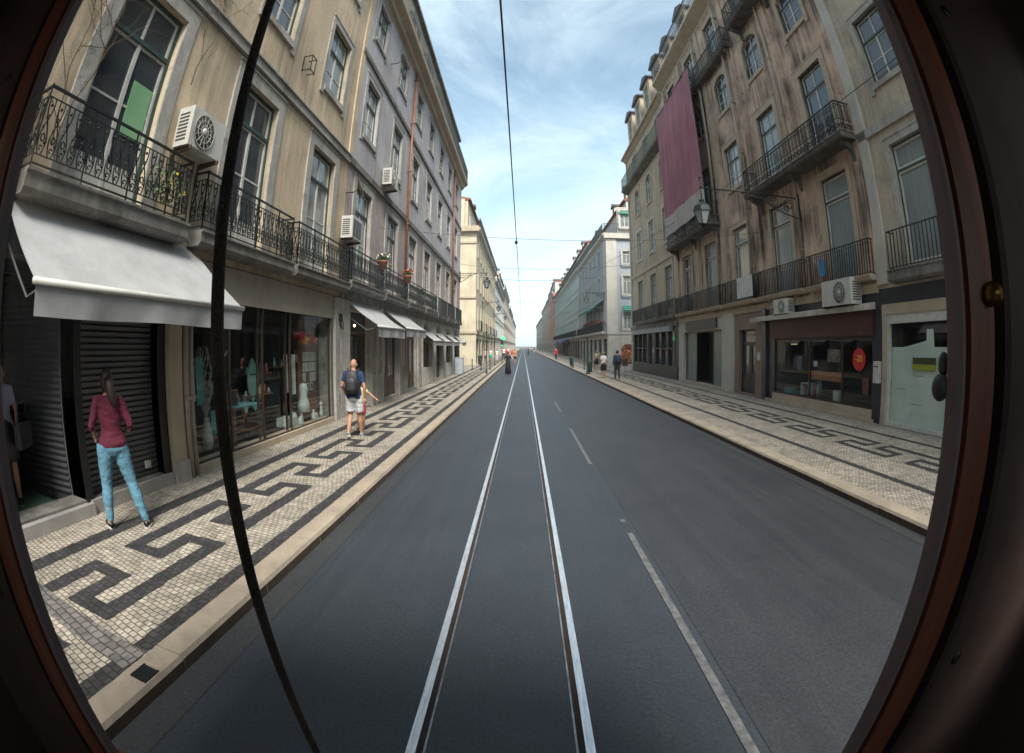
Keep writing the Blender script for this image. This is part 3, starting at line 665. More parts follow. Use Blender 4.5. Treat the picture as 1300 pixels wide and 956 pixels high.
# bright curtained window under the first small awning
m=MB(); m.box(-.25,-.19,13.55,13.63,.2,3.15); m.box(-.25,-.19,15.42,15.55,.2,3.15); m.box(-.25,-.19,13.63,15.42,2.45,2.55); m.box(-.25,-.19,13.63,15.42,.2,.3); m.build('shop_frame',redwood,LL)
curt=mat('white_curtain',(.52,.53,.50),.9,c2=(.38,.39,.37),scale=3,stretch=(1,6,.3),bump=.3,bscale=9)
m=MB(); m.quad((-.6,13.6,.3),(-.6,15.5,.3),(-.6,15.5,2.45),(-.6,13.6,2.45)); m.build('curtain',curt,LL)
m=MB(); m.quad((-.22,13.6,.3),(-.22,15.45,.3),(-.22,15.45,3.1),(-.22,13.6,3.1)); m.build('shop_pane',shopglass,LL)
door_leaf(LL,17.02,19.2,.2,3.1,redwood,False); door_leaf(LL,20.72,22.7,.2,3.1,redwood)
arc=[]
for i,(a,b) in enumerate(((24.2,26.4),(27.85,29.85),(31.5,33.6),(35.35,37.5))):
    m=MB(); c=(a+b)/2; hw=(b-a)/2; z=3.35-hw*.8
    n=12
    for k in range(n):
        t0,t1=PI*k/n,PI*(k+1)/n
        for (r0,r1,x0,x1) in((1.0,1.0,-.3,.0),):
            y0,z0=c-hw*math.cos(t0),z+hw*.8*math.sin(t0); y1,z1=c-hw*math.cos(t1),z+hw*.8*math.sin(t1)
            m.add([(.001,y0,z0),(.001,y1,z1),(.001,y1,3.36),(.001,y0,3.36),(-.28,y0,z0),(-.28,y1,z1)],[(0,1,2,3),(0,4,5,1)])
            yo0,zo0=c-(hw+.16)*math.cos(t0),z+(hw*.8+.06)*math.sin(t0)
    m.build('arch',limestone,LL)
    door_leaf(LL,a,b,1.0 if i%2==0 else .2,3.3,darkwood,True)
    if i%2==0: MB().box(.0,.04,a+.05,b-.05,.14,.98).build('plinth_panel',palestone,LL)
seamtape=mat('canvas_seam',(.34,.335,.33),.9)
armm=mat('grey_arm_paint',(.07,.07,.07),.6)
# awnings
def awning(y0,y1,zt,xf,zf,val,label,name='awning',group=None,sag=.04,x0=.02,wave=.02):
    t=empty(name,(FL+x0,(y0+y1)/2,zt),0,label,'awning',group); ym=(y0+y1)/2
    def T(x,y,z): return (x-x0,y-ym,z-zt)
    nY,nX=max(8,int((y1-y0)/.2)),8; vs=[];fs=[]
    rnd=random.Random(int(y0*10))
    ph=rnd.uniform(0,6)
    for i in range(nX+1):
        u=i/nX
        for j in range(nY+1):
            v=j/nY
            y=y0+(y1-y0)*v+ (0 if 0<j<nY else 0); x=x0+(xf-x0)*u; z=zt+(zf-zt)*u-sag*math.sin(PI*u)*(1+.3*math.sin(v*11+ph))-.012*math.sin(v*23+u*3+ph)*u
            vs.append(T(x,y,z))
    n0=len(vs); vs+=[(a,b,c-.012) for a,b,c in vs]
    for i in range(nX):
        for j in range(nY):
            a=i*(nY+1)+j; fs.append((a,a+1,a+nY+2,a+nY+1)); fs.append((n0+a,n0+a+nY+1,n0+a+nY+2,n0+a+1))
    m=MB(); m.add(vs,fs,0,True); m.build('canvas',canvas,t)
    nse=max(1,int((y1-y0)/1.2))
    for k in range(1,nse+1):
        q_=MB()
        j=int(nY*k/(nse+1)); pv=[Vector(vs[i*(nY+1)+j])+Vector((.002,0,.002)) for i in range(nX+1)]
        for i in range(nX): q_.add([pv[i],pv[i+1],pv[i+1]+Vector((0,.014,0)),pv[i]+Vector((0,.014,0))],[(0,1,2,3)])
        q_.build('seam_tape',seamtape,t)
    bar=MB(); r=.035
    bar.tube([T(xf+.01,y0-.03,zf-.02),T(xf+.01,y1+.03,zf-.02)],r,10); bar.build('front_bar',acm,t)
    va=MB(); vs=[];fs=[]
    for k in range(5):
        for j in range(nY*2+1):
            v=j/(nY*2); vs.append(T(xf+.012+wave*math.sin(v*17+ph)*k/4+.01*math.sin(v*41)*k/4,y0+(y1-y0)*v,zf-.05-val*k/4*(1+.03*math.sin(v*9))))
    q=nY*2+1
    for k in range(4):
        for j in range(q-1):
            a=k*q+j; fs.append((a,a+1,a+q+1,a+q))
    va.add(vs,fs,0,True); va.build('valance',canvas,t)
    for s in (y0+.12,y1-.12):
        a=MB(); a.tube([T(x0,s,zt-.45),T((x0+xf)*.55,s+(.05),zf-.12),T(xf,s,zf-.04)],.016,6); a.build('arm',armm,t)
    return t
awning(2.32,6.02,3.56,1.06,2.64,.26,'large grey canvas awning over the shuttered shop at the left')
awning(13.35,16.45,3.38,.95,2.68,.27,'first of the two mid-sized grey awnings, above the man with the backpack')
awning(17.1,20.5,3.42,.88,2.76,.27,'second of the two mid-sized grey awnings, above the dark wooden doors')
for i,(a,b) in enumerate(((24.0,26.6),(27.65,30.0),(31.3,33.8),(35.15,37.7))):
    awning(a,b,2.85,.62,2.40,.22,['nearest of the four small grey awnings under the arches','second of the four small grey awnings under the arches','third of the four small grey awnings under the arches','farthest of the four small grey awnings under the arches'][i],group='small awnings under the arches')

# ================================================================ RIGHT SIDE (facade plane X=9, local x = 9-X, local y = -Y)
def rroot(label): 
    return empty('old_building',(FR,0,0),PI,label,'building')
RS=rroot('grey ochre building with the papered shop window, nearest on the right')
Y0,Y1=-9.75,9.0      # local y (=-Y)
bays=[-7.78,-4.33,-.9,2.6]
ops=[]
for b in bays: ops+=[(b-.73,b+.73,3.95,6.95),(b-.7,b+.7,8.68,10.75),(b-.7,b+.7,12.5,14.4)]
m=MB(); wall_sheet(m,Y0,Y1,3.5,18.0,ops); shell(m,Y0,Y1,3.3,18.0,12); m.build('wall',[stonep,roofgrey,interior],RS)
for i,b in enumerate(bays):
    window(RS,0,b,3.95,1.46,3.0,'shop',pm=pane2,fm=[green,whitep]); window(RS,0,b,8.68,1.4,2.07,'case',fm=[green,whitep],pm=pane); window(RS,0,b,12.5,1.4,1.9,'case')
    balcony(RS,b,3.86,2.45,.34,.92,'ornate' if i else 'thin',slab=.3)
band(RS,Y0,Y1,7.42,7.68,.07,mt=limestone); band(RS,Y0,Y0+.42,3.6,18,.07,name='pilaster',mt=palestone)
gops=[(-9.4,-7.1,.15,2.85)]
m=MB(); wall_sheet(m,Y0,Y1,0,3.5,gops,rev=.3); m.build('ground_floor',[darkmarble],RS)
m=MB(); f=.12; m.box(-.1,.06,-9.62,-9.45,0,3.1); m.box(-.1,.06,-9.45,-7.0,2.85,3.1); m.build('door_surround',warmstone,RS)
m=MB(); m.box(-.08,.03,-9.45,-9.37,.13,2.85); m.box(-.08,.03,-7.16,-7.08,.13,2.85); m.box(-.08,.03,-9.37,-7.16,2.62,2.85); m.box(-.08,.03,-9.37,-7.16,.13,.24); m.build('shop_frame',whitep,RS)
m=MB(); m.quad((-.05,-9.37,.24),(-.05,-7.16,.24),(-.05,-7.16,2.62),(-.05,-9.37,2.62)); m.build('shop_pane',shopglass,RS)
paper=mat('pale_green_paper',(.68,.76,.71),.85,c2=(.56,.65,.60),scale=1.1,bump=.5,bscale=3)
m=MB(); m.box(-.10,-.09,-9.37,-7.16,.24,2.05)
m.add([(-.085,-8.05,2.05),(-.085,-7.75,2.05),(-.085,-7.78,2.45),(-.085,-8.02,2.45)],[(0,1,2,3)]); m.add([(-.085,-8.9,2.05),(-.085,-8.05,2.05),(-.085,-8.02,2.2),(-.085,-8.4,2.13)],[(0,1,2,3)])
m.build('window_paper',paper,RS)
seam=mat('paper_seam',(.22,.25,.23),.9)
for a,b,z,c in ((-9.2,-8.8,1.05,1.062),(-8.6,-8.15,.72,.732),(-8.5,-8.1,1.38,1.392),(-8.55,-8.54,.35,.55),(-8.52,-8.515,1.4,2.0)): MB().box(-.088,-.084,a,b,z,c).build('paper_seam',seam,RS)
m=MB(); m.box(-4,-3.9,-9.6,9,0,3.4); m.box(-4,-.3,-9.72,-9.62,0,3.4); m.box(-4,-.31,-9.7,9,3.42,3.44); m.build('shop_interior',interior,RS)
cornice(RS,Y0,Y1,17.8,[(.02,0),(.05,.1),(.2,.2),(.45,.42),(.5,.6),(0,.65)])

RB=rroot('stained brown building hung with the faded pink banner, on the right')
Y0,Y1=-27.3,-9.75
bays=[-11.35,-14.9,-18.42,-21.95,-25.5]
ops=[]
for i,b in enumerate(bays):
    ops+=[(b-.74,b+.74,3.92,7.02),(b-.74,b+.74,(7.72 if i!=2 else 8.8),10.75),(b-.72,b+.72,12.5,14.35),(b-.7,b+.7,15.6,17.65)]
m=MB(); wall_sheet(m,Y0,Y1,3.5,18.4,ops); shell(m,Y0,Y1,3.3,18.4,12); m.build('wall',[brownp,roofgrey,interior],RB)
for i,b in enumerate(bays):
    window(RB,0,b,3.92,1.48,3.1,'shop',pm=[pane2,pane2,pane2,pane2,pane][i],fm=[darkwood,whitep],surround=True,sm=brownstone if i==9 else warmstone)
    if i!=2: window(RB,0,b,7.72,1.48,3.03,'french',pm=[pane,pane2][i%2],sm=warmstone)
    else: window(RB,0,b,8.8,1.48,1.95,'case',sm=warmstone,pm=pane2)
    window(RB,0,b,12.5,1.44,1.85,'case',arch=True,sm=warmstone); window(RB,0,b,15.6,1.4,2.05,'case',sm=warmstone)
    balcony(RB,b-.05,3.88,3.3 if i<4 else 3.2,.30,.92,'bars',slab=.14,mt=warmstone)
for yb in (-9.95,-13.12,-16.66,-20.2,-23.72,-27.15):
    MB().box(-.02,.09,yb-.22,yb+.22,3.9,18.2).build('pilaster',brownp if yb>-12 else warmstone if yb<-20 else brownp,RB)
for y,r in ((-13.12,.06),(-16.95,.055),(-20.35,.06)): pipe(RB,y-.3,3.9,18.2,r,.15,palepipe)
band(RB,Y0,Y1,3.42,3.66,.06,mt=warmstone)
balcony(RB,-13.05,7.70,6.65,.68,.95,'scroll',slab=.16,brackets=3,mt=blackstone)
balcony(RB,-23.7,7.70,6.9,.68,.95,'scroll',slab=.16,brackets=3,mt=blackstone)
balcony(RB,-12.6,15.05,5.6,.68,.95,'scroll',slab=.16,brackets=3,mt=blackstone)
balcony(RB,-18.7,15.0,4.6,.42,.95,'scroll',slab=.16,brackets=2,mt=blackstone)
balcony(RB,-24.1,15.0,5.6,.42,.95,'scroll',slab=.16,brackets=2,mt=blackstone)
cornice(RB,Y0,Y1,18.2,[(.02,0),(.05,.12),(.2,.22),(.5,.42),(.62,.5),(.62,.68),(0,.72)],mt=warmstone)
link('parapet_railing',railing_mesh(Y1-Y0,.55,1.05,'scroll'),RB,(.02,(Y0+Y1)/2,18.93))
m=MB(); m.box(-7,-1.2,Y0,Y1,18.4,20.6); m.prism([(-7,20.6),(-1.0,20.6),(-1.6,22.8),(-7,23.4)],'y',Y0,Y1,1); m.build('attic',[brownp,roofgrey],RB)
for y in (-12,-15.5,-19,-22.5,-26): dormer(RB,y,19.2,warmstone,1.6,2.3)
# ground floor of the brown building
gops=[(-15.8,-10.1,.45,2.35),(-18.95,-17.3,.2,2.75),(-26.4,-20.75,.2,2.85)]
m=MB(); wall_sheet(m,-16.7,Y1,0,3.5,gops[:1],rev=.3,mi=0); wall_sheet(m,-19.4,-16.7,0,3.5,gops[1:2],rev=.3,mi=1); wall_sheet(m,Y0,-19.4,0,3.5,gops[2:],rev=.3,mi=2); m.build('ground_floor',[darkmarble,brownstone,palestone],RB)
m=MB(); m.box(-4,-3.9,-27.2,-9.8,0,3.4); m.box(-4,-.31,-10.0,-9.9,0,3.4); m.box(-4,-.31,-17.0,-16.9,0,3.4); m.box(-4,-.31,-19.7,-19.6,0,3.4); m.box(-4,-.31,-27.25,-27.15,0,3.4); m.box(-4,-.31,-27.2,-9.8,3.42,3.44); m.box(-3.9,-.3,-15.8,-10.1,.35,.44); m.build('shop_interior',interior,RB)
maroon=mat('maroon_fascia',(.085,.022,.028),.5,c2=(.06,.016,.02),scale=2)
MB().box(.0,.07,-16.0,-10.05,2.35,3.0).build('fascia',maroon,RB)
m=MB(); m.prism([(0,3.02),(.42,2.98),(.42,3.12),(0,3.2)],'y',-17.1,-9.95); m.build('canopy_ledge',mat('dirty_white_ledge',(.55,.51,.45),.8,c2=(.38,.33,.28),scale=3,streak=.5,streakc=(.12,.09,.07)),RB)
MB().box(-.3,.09,-16.7,-9.95,.12,.2).build('shop_sill',warmstone,RB); MB().box(-.3,.05,-15.85,-10.05,.2,.44).build('shop_sill',warmstone,RB)
m=MB()
for y in (-15.78,-13.45,-11.6,-10.12): m.box(-.08,-.03,y-.03,y+.03,.44,2.35)
m.box(-.08,-.03,-15.8,-10.1,2.25,2.35); m.box(-.08,-.03,-15.8,-10.1,.44,.5); m.build('shop_frame',bronze,RB)
for a,b in ((-15.75,-13.48),(-13.42,-11.63),(-11.57,-10.15)):
    m=MB(); m.quad((-.055,a,.5),(-.055,b,.5),(-.055,b,2.25),(-.055,a,2.25)); m.build('shop_pane',shopglass,RB)
MB().box(-.12,-.09,-13.4,-11.65,1.05,1.32).build('window_band',mat('orange_brown_strip',(.30,.12,.06),.6),RB)
band(RB,-16.66,-16.35,.12,3.5,.10,name='pilaster',mt=darkmarble)
band(RB,-20.70,-19.45,.1,3.5,.07,name='pilaster',mt=palestone); band(RB,-17.28,-16.75,.12,2.9,.05,name='pilaster',mt=brownstone)
door_leaf(RB,-18.95,-17.3,.2,2.75,darkwood,True)
MB().box(.05,.09,-17.1,-16.85,1.55,1.85).build('door_plate',acm,RB)
m=MB(); 
for y in (-26.35,-24.65,-22.3,-20.8): m.box(-.2,-.14,y-.03,y+.03,.2,2.85)
m.box(-.2,-.14,-26.4,-20.75,2.78,2.85); m.build('shop_frame',bronze,RB)
MB().box(-.3,.03,-26.5,-20.7,.12,.22).build('shop_sill',warmstone,RB)
gp=mat('green_grey_film',(.14,.19,.18),.25,c2=(.10,.14,.135),scale=1.5,spec=.8)
for a,b,mm_ in ((-26.32,-24.68,gp),(-22.27,-20.83,gp)):
    m=MB(); m.quad((-.17,a,.22),(-.17,b,.22),(-.17,b,2.78),(-.17,a,2.78)); m.build('shop_pane',mm_,RB)
m=MB(); m.box(-.9,-.86,-24.65,-22.3,.2,2.8); m.build('shop_door',darkwood,RB)
MB().box(.0,.09,-25.85,-21.4,2.95,3.4).build('fascia',sign,RB)

RO=rroot('ochre building with dormers and a green roof railing beside the side street')
Y0,Y1=-39.8,-27.3
bays=[-29.1,-32.8,-36.5]
ops=[]
for b in bays: ops+=[(b-.78,b+.78,3.95,7.05),(b-.72,b+.72,8.7,10.9),(b-.72,b+.72,12.3,14.35),(b-.7,b+.7,15.5,17.3)]
m=MB(); wall_sheet(m,Y0,Y1,3.5,18,ops); shell(m,Y0,Y1,3.3,18,14); m.build('wall',[ochre,roofgrey,interior],RO)
for i,b in enumerate(bays):
    window(RO,0,b,3.95,1.56,3.1,'french',arch=False,pm=pane2,sm=warmstone); window(RO,0,b,8.7,1.44,2.2,'case',pm=pane2,sm=palestone,fm=[whitep,whitep]); window(RO,0,b,12.3,1.44,2.05,'case',arch=True,pm=pane2,sm=warmstone,fm=[whitep,whitep]); window(RO,0,b,15.5,1.4,1.8,'case',fm=[whitep,whitep],pm=pane2)
    balcony(RO,b,3.9,3.6,.36,.95,'bars',slab=.18,mt=limedark)
m=MB(); m.prism([(0,0),(.5,.22),(.55,.3),(.55,.36),(0,.36)],'y',Y0,Y1); m.v=[(a,b,c+14.9) for a,b,c in m.v]; m.build('cornice',limedark,RO)
gr=mat('green_rail_paint',(.06,.10,.07),.6,c2=(.09,.12,.08),scale=5)
link('parapet_railing',variant(railing_mesh(Y1-Y0,.5,1.0,'thin'),[gr],'gr'),RO,(.02,(Y0+Y1)/2,15.27))
m=MB(); m.prism([(-.02,0),(.08,.05),(.28,.25),(.45,.3),(.45,.42),(-.02,.45)],'y',Y0,Y1); m.v=[(a,b,c+17.8) for a,b,c in m.v]; m.build('cornice',warmstone,RO)
m=MB(); m.box(-7,-1.4,Y0,Y1,18,20.5); m.prism([(-7,20.5),(-1.2,20.5),(-2,22.4),(-7,23)],'y',Y0,Y1,1); m.build('attic',[warmstone,roofgrey],RO)
for y in (-28.8,-31.9,-35.0,-38.1): dormer(RO,y,18.3,warmstone,2.0,3.4,-.25)
band(RO,Y0,Y1,7.5,7.75,.07,mt=warmstone); band(RO,Y1-.35,Y1,3.6,17.8,.05,name='pilaster',mt=palestone); band(RO,Y0,Y0+.45,3.6,17.8,.05,name='pilaster',mt=limestone)
m=MB(); wall_sheet(m,Y0,Y1,0,3.5,[(-38.9,-34.6,.9,3.0),(-34.2,-32.9,.15,3.0),(-32.5,-28,.9,3.0)],rev=.15); m.build('ground_floor',[darkwood],RO)
m=MB(); 
for a,b in ((-38.9,-34.6),(-32.5,-28)):
    k=3
    for i in range(k+1):
        y=a+(b-a)*i/k; m.box(-.1,.03,y-.08,y+.08,.9,3.0)
    m.box(-.1,.03,a,b,1.9,1.98)
m.box(0,.04,-39.5,-27.5,.15,.85); m.build('shop_frame',darkwood,RO)
for a,b in ((-38.9,-34.6),(-34.2,-32.9),(-32.5,-28)):
    m=MB(); m.quad((-.12,a,.2),(-.12,b,.2),(-.12,b,3),(-.12,a,3)); m.build('shop_pane',pane,RO)
band(RO,-38.9,-28.5,3.0,3.3,.25,name='folded_awning',mt=canvas); band(RO,Y0,Y1,3.3,3.62,.12,mt=limedark)
band(RO,-39.8,-39.2,.1,3.4,.05,name='pilaster',mt=limestone)

# ================================================================ BLOCKS FURTHER DOWN THE STREET
blindm=mat('white_blind',(.62,.64,.62),.5,c2=(.45,.48,.48),scale=.8)
def block(side,Y0,Y1,ztop,wallm,label,bay=3.6,attic=0,floors=((3.9,2.9),(8.4,2.2),(12.0,1.9)),roofm=None,trim=None,X=None,arch=False,ground=None,rail=True,setb=1.2,ww=1.3,glassy=False,shops=True):
    X=X if X is not None else (FL if side<0 else FR)
    root=empty('street_building',(X,0,0),0 if side<0 else PI,label,'building')
    a,b=(Y0,Y1) if side<0 else (-Y1,-Y0)
    n=max(1,int((b-a-1.0)/bay)); st=(b-a)/n; bays=[a+st*(i+.5) for i in range(n)]
    ops=[]; 
    if not glassy:
        for y in bays: ops+=[(y-ww/2,y+ww/2,z,z+h) for z,h in floors]
    trim=trim or palestone
    m=MB(); wall_sheet(m,a,b,3.5,ztop,ops); shell(m,a,b,3.3,ztop,14); m.build('wall',[wallm,roofm or roofgrey,interior],root)
    gops=[(y-st*.33,y+st*.33,.2,2.9) for y in bays] if shops else []
    m=MB(); wall_sheet(m,a,b,0,3.5,gops,rev=.25); m.build('ground_floor',[ground or trim],root)
    if not glassy:
        k=0
        for (z,h) in floors:
            for y in bays:
                window(root,0,y,z,ww,h,'far',fm=[whitep,whitep],pm=[pane2,blindm,pane2,pane][(k*7+k//3)%4],sm=trim); k+=1
        if ground is None or True:
            pass
    else:
        gm=mat('pale_green_curtain_wall',(.42,.52,.49),.15,c2=(.36,.45,.43),scale=.3,spec=.8); mull=mat('pale_mullion',(.45,.47,.45),.5)
        z=3.6; 
        m=MB(); m.quad((.03,a+.3,3.6),(.03,b-.3,3.6),(.03,b-.3,ztop-.6),(.03,a+.3,ztop-.6)); m.build('glass_curtain',gm,root)
        y=a+.4; m=MB()
        while y<b: m.box(.03,.09,y-.04,y+.04,3.6,ztop-.6); y+=1.3
        for z in (3.6,6.6,7.6,10.2,11.2,ztop-.7): m.box(.03,.11,a+.3,b-.3,z,z+.12)
        m.build('mullions',mull,root)
        for z in (6.7,10.3):
            m=MB(); m.box(.031,.06,a+.35,b-.35,z,z+.8); m.build('spandrel',mat('spandrel_panel',(.38,.44,.43),.4),root)
    if shops:
        for i,y in enumerate(bays):
            m=MB(); m.box(-.2,-.15,y-st*.33,y-st*.33+.08,.2,2.9); m.box(-.2,-.15,y+st*.33-.08,y+st*.33,.2,2.9); m.box(-.2,-.15,y-.04,y+.04,.2,2.9); m.box(-.2,-.15,y-st*.33,y+st*.33,2.4,2.48); m.quad((-.19,y-st*.33,.2),(-.19,y+st*.33,.2),(-.19,y+st*.33,2.9),(-.19,y-st*.33,2.9),1)
            m.build('shop_front',[darkwood,pane],root)
    cornice(root,a,b,ztop-.2,[(.02,0),(.06,.12),(.3,.3),(.4,.4),(.42,.6),(0,.65)],mt=trim)
    band(root,a,b,3.4,3.65,.08,mt=trim)
    if rail: link('parapet_railing',railing_mesh(b-a,.4,1.0,'thin'),root,(.0,(a+b)/2,ztop+.46))
    if attic:
        m=MB(); m.box(-9,-setb,a+.1,b-.1,ztop,ztop+attic); m.prism([(-9.3,ztop+attic),(-setb+.35,ztop+attic),(-setb+.3,ztop+attic+.18),(-4.5,ztop+attic+1.0),(-9.3,ztop+attic+.6)],'y',a,b,1); m.build('attic',[wallm if attic<3.2 else trim,roofred if attic>3 else roofgrey],root)
        for q_,y in enumerate(bays[::2]):
            if (q_*5+int(Y0))%4!=0: dormer(root,y,ztop+attic+.1,trim,1.5,1.7+.3*((q_*3)%3),-setb-.3)
        for y in bays[::1]: window(root,-setb+.19,y,ztop+.5,1.1,min(2.0,attic-.8),'far',surround=False,pm=pane)
    return root,bays,st
# left
r1,b1,_=block(-1,52,87,14.6,cream,'cream stone corner building beyond the side street on the left',bay=3.5,attic=3.6,setb=1.0,trim=cream)
for y in b1[::2]: balcony(r1,y,3.88,2.2,.5,.95,'thin',slab=.15)
for q in ((-6,0.02,51.86,51.999,3.45,3.7),(-8,.3,51.55,51.999,14.5,15.1),(-8,.03,51.9,51.999,13.2,13.4),(-6,.02,51.88,51.999,7.2,7.4)): MB().box(*q).build('side_string_course',warmstone,r1)
MB().box(-8,-1.3,51.6,51.99,15.1,18.2).build('side_attic_wall',cream,r1)
r2,b2,_=block(-1,87,126,13.6,mat('pale_render',(.45,.44,.40),.9,c2=(.38,.37,.34),scale=.5),'pale modern building with a greenish glass front, beyond the cream corner building on the left',glassy=True,attic=2.8,setb=2.0)
block(-1,126,170,16.8,ochre,'ochre building with red roof further down on the left, past the glass fronted one',bay=3.6,attic=3.4,setb=1)
block(-1,170,232,15.0,palestone,'pale stone building near the far end of the left side',bay=4.2,attic=3.0,setb=1)
block(-1,232,330,14.2,mat('far_white_render',(.55,.54,.50),.9),'whitish last building at the far end of the left side',bay=5.5,attic=2.0,setb=1)
# right
rg,bg_,_=block(1,51.5,77.5,13.9,greyb,'blue grey corner building with pale quoins, beyond the side street on the right',bay=3.4,attic=4.2,setb=2.4,trim=palestone,floors=((3.9,2.8),(7.9,2.1),(11.3,1.9)))
# quoin pilaster and the side facing the side street (faces -Y; local frame is turned: side wall plane local y=-51.5)
m=MB(); m.box(.0,.10,-53.4,-51.45,3.6,13.7); m.box(-1.05,.10,-51.5,-51.38,3.6,13.7); m.build('corner_quoin',palestone,rg)
MB().box(-7,.3,-51.5,-51.2,13.7,14.3).build('side_cornice',palestone,rg); MB().box(-7,.08,-51.5,-51.36,3.35,3.62).build('side_string_course',palestone,rg)
MB().box(-7,.02,-51.5,-51.44,0,3.36).build('side_ground_floor',palestone,rg)
MB().box(-6.5,-1.2,-51.3,-51.2,14.3,17.2).build('side_attic_wall',palestone,rg)
for z,h in ((3.9,1.9),(7.6,2.0),(10.9,1.4)):
    window(rg,-2.1,-51.31,z,.85,h,'far',rz=PI/2,pm=pane2,sm=palestone)
for x in (-2.0,-3.4): window(rg,x,-51.01,14.9,1.0,1.9,'far',rz=PI/2,pm=pane2,sm=palestone)
link('side_railing',railing_mesh(3.2,.3,1.0,'thin'),rg,(-1.4,-51.45,14.3),PI/2)
m=MB(); hw=.75
n=10
pts=[(-2.2-hw,.2),(-2.2+hw,.2),(-2.2+hw,1.7)]+[(-2.2+hw*math.cos(PI*k/n),1.7+.65*math.sin(PI*k/n)) for k in range(1,n)]+[(-2.2-hw,1.7)]
m.prism(pts,'y',-51.435,-51.42); lit=mat('warm_lit_doorway',(.05,.02,.012),.5)
_n=lit.node_tree.nodes; _l=lit.node_tree.links; _q=_n.new('ShaderNodeTexNoise'); _q.inputs['Scale'].default_value=9; _t=_n.new('ShaderNodeTexCoord'); _l.new(_t.outputs['Object'],_q.inputs['Vector']); _r=_n.new('ShaderNodeMapRange'); _r.inputs[1].default_value=.54; _r.inputs[2].default_value=.75; _r.inputs[4].default_value=.55; _l.new(_q.outputs[0],_r.inputs[0]); _l.new(_r.outputs[0],_n['Principled BSDF'].inputs['Emission Strength']); _n['Principled BSDF'].inputs['Emission Color'].default_value=(1,.35,.1,1); m.build('lit_arched_doorway',lit,rg)
for y in bg_[-4:]: pass
greenc=mat('green_awning_canvas',(.02,.22,.15),.8,c2=(.015,.17,.12),scale=3)
def small_awning(X,ya,yb,z,depth,drop,mt,label,rz=PI):
    t=empty('awning',(X,(ya+yb)/2,z),rz,label,'awning'); L=(yb-ya)
    m=MB(); m.add([(0,-L/2,0),(0,L/2,0),(depth,L/2,-drop),(depth,-L/2,-drop),(depth,L/2,-drop-.28),(depth,-L/2,-drop-.28)],[(0,1,2,3),(3,2,4,5)]); m.add([(0,-L/2,-.01),(depth,-L/2,-drop-.01),(depth,-L/2,-drop-.2)],[(0,1,2)]); m.build('canvas',mt,t)
    m=MB(); m.tube([(depth,-L/2,-drop),(depth,L/2,-drop)],.03,6); m.tube([(0,-L/2+.1,-drop-.3),(depth,-L/2+.1,-drop)],.02,5); m.tube([(0,L/2-.1,-drop-.3),(depth,L/2-.1,-drop)],.02,5); m.build('frame',acm,t); return t
small_awning(9,53.9,70.0,7.25,1.1,.75,greenc,'long green awning above the first floor windows of the blue grey corner building')
small_awning(11.35,50.7,51.9,0,0,0,greenc,'x') if False else None
def side_awn(X,z,label):
    t=empty('awning',(X,51.4,z),-PI/2,label,'awning'); m=MB(); m.add([(0,-.75,0),(0,.75,0),(.5,.75,-.45),(.5,-.75,-.45),(.5,.75,-.65),(.5,-.75,-.65)],[(0,1,2,3),(3,2,4,5)]); m.build('canvas',greenc,t)
    m=MB(); m.tube([(.5,-.75,-.45),(.5,.75,-.45)],.03,6); m.build('frame',acm,t)
side_awn(11.35,6.4,'lower green window awning on the side wall of the blue grey building'); side_awn(11.1,17.0,'upper green window awning on the terrace of the blue grey building')
flowers=mat('red_flowers',(.45,.03,.05),.8,c2=(.08,.18,.05),scale=14)
def foliage(m,c,r,n,rnd,sz=.05,mi=0):
    for _ in range(n):
        d=Vector((rnd.gauss(0,1),rnd.gauss(0,1),rnd.gauss(0,1))); d.normalize(); d*=rnd.random()**.4
        p=Vector((c[0]+d.x*r[0],c[1]+d.y*r[1],c[2]+d.z*r[2])); u=Vector((rnd.gauss(0,1),rnd.gauss(0,1),rnd.gauss(0,1))).normalized()*sz; v=u.cross(Vector((rnd.gauss(0,1),rnd.gauss(0,1),1))).normalized()*sz*.6
        m.quad(p-u,p-v,p+u,p+v,mi)
t=empty('flower_box',(8.5,61,4.75),0,'row of red flowers along the balcony of the blue grey corner building','flowers')
m=MB(); m.box(-.1,.1,-8,8,-.15,.0); m.build('trough',ironrust,t); m=MB(); foliage(m,(0,0,.12),(.22,8,.22),900,random.Random(2),.12); m.build('flowers',flowers,t)
link('balcony_rail',railing_mesh(25,.5,1.0,'bars'),rg,(.0,-64.5,3.66))
MB().box(0,.58,-77,-52,3.45,3.655).build('balcony',palestone,rg)
rr,bb,_=block(1,77.5,136,14.2,mat('dark_stone_frame',(.30,.28,.25),.9),'long building with a pale green glass front and blue shop awning on the right',glassy=True,attic=4.6,setb=1.5,ground=brownstone)
bl=mat('blue_canvas',(.02,.05,.28),.8)
small_awning(9,96,113,3.5,1.3,.6,bl,'wide blue shop awning under the green glass front on the right')
link('balcony_rail',railing_mesh(58,.6,1.0,'bars'),rr,(.02,-106.7,3.66))
block(1,136,146,15.0,brownp,'narrow dark brown building between the green glass front and the pink one',bay=3,attic=2.5,setb=1)
block(1,146,168,18.0,mat('pink_render',(.62,.24,.22),.9,c2=(.5,.2,.18),scale=.6),'pink rendered building with a red gable far down the right side',bay=3.6,attic=3.4,setb=.6)
block(1,168,230,16.6,warmstone,'pale brown building past the pink one, far down the right side',bay=4.2,attic=3.0,setb=1)
block(1,230,330,14.0,mat('far_pale_render',(.5,.49,.46),.9),'whitish last building at the far end of the right side',bay=5.5,attic=2.0,setb=1)

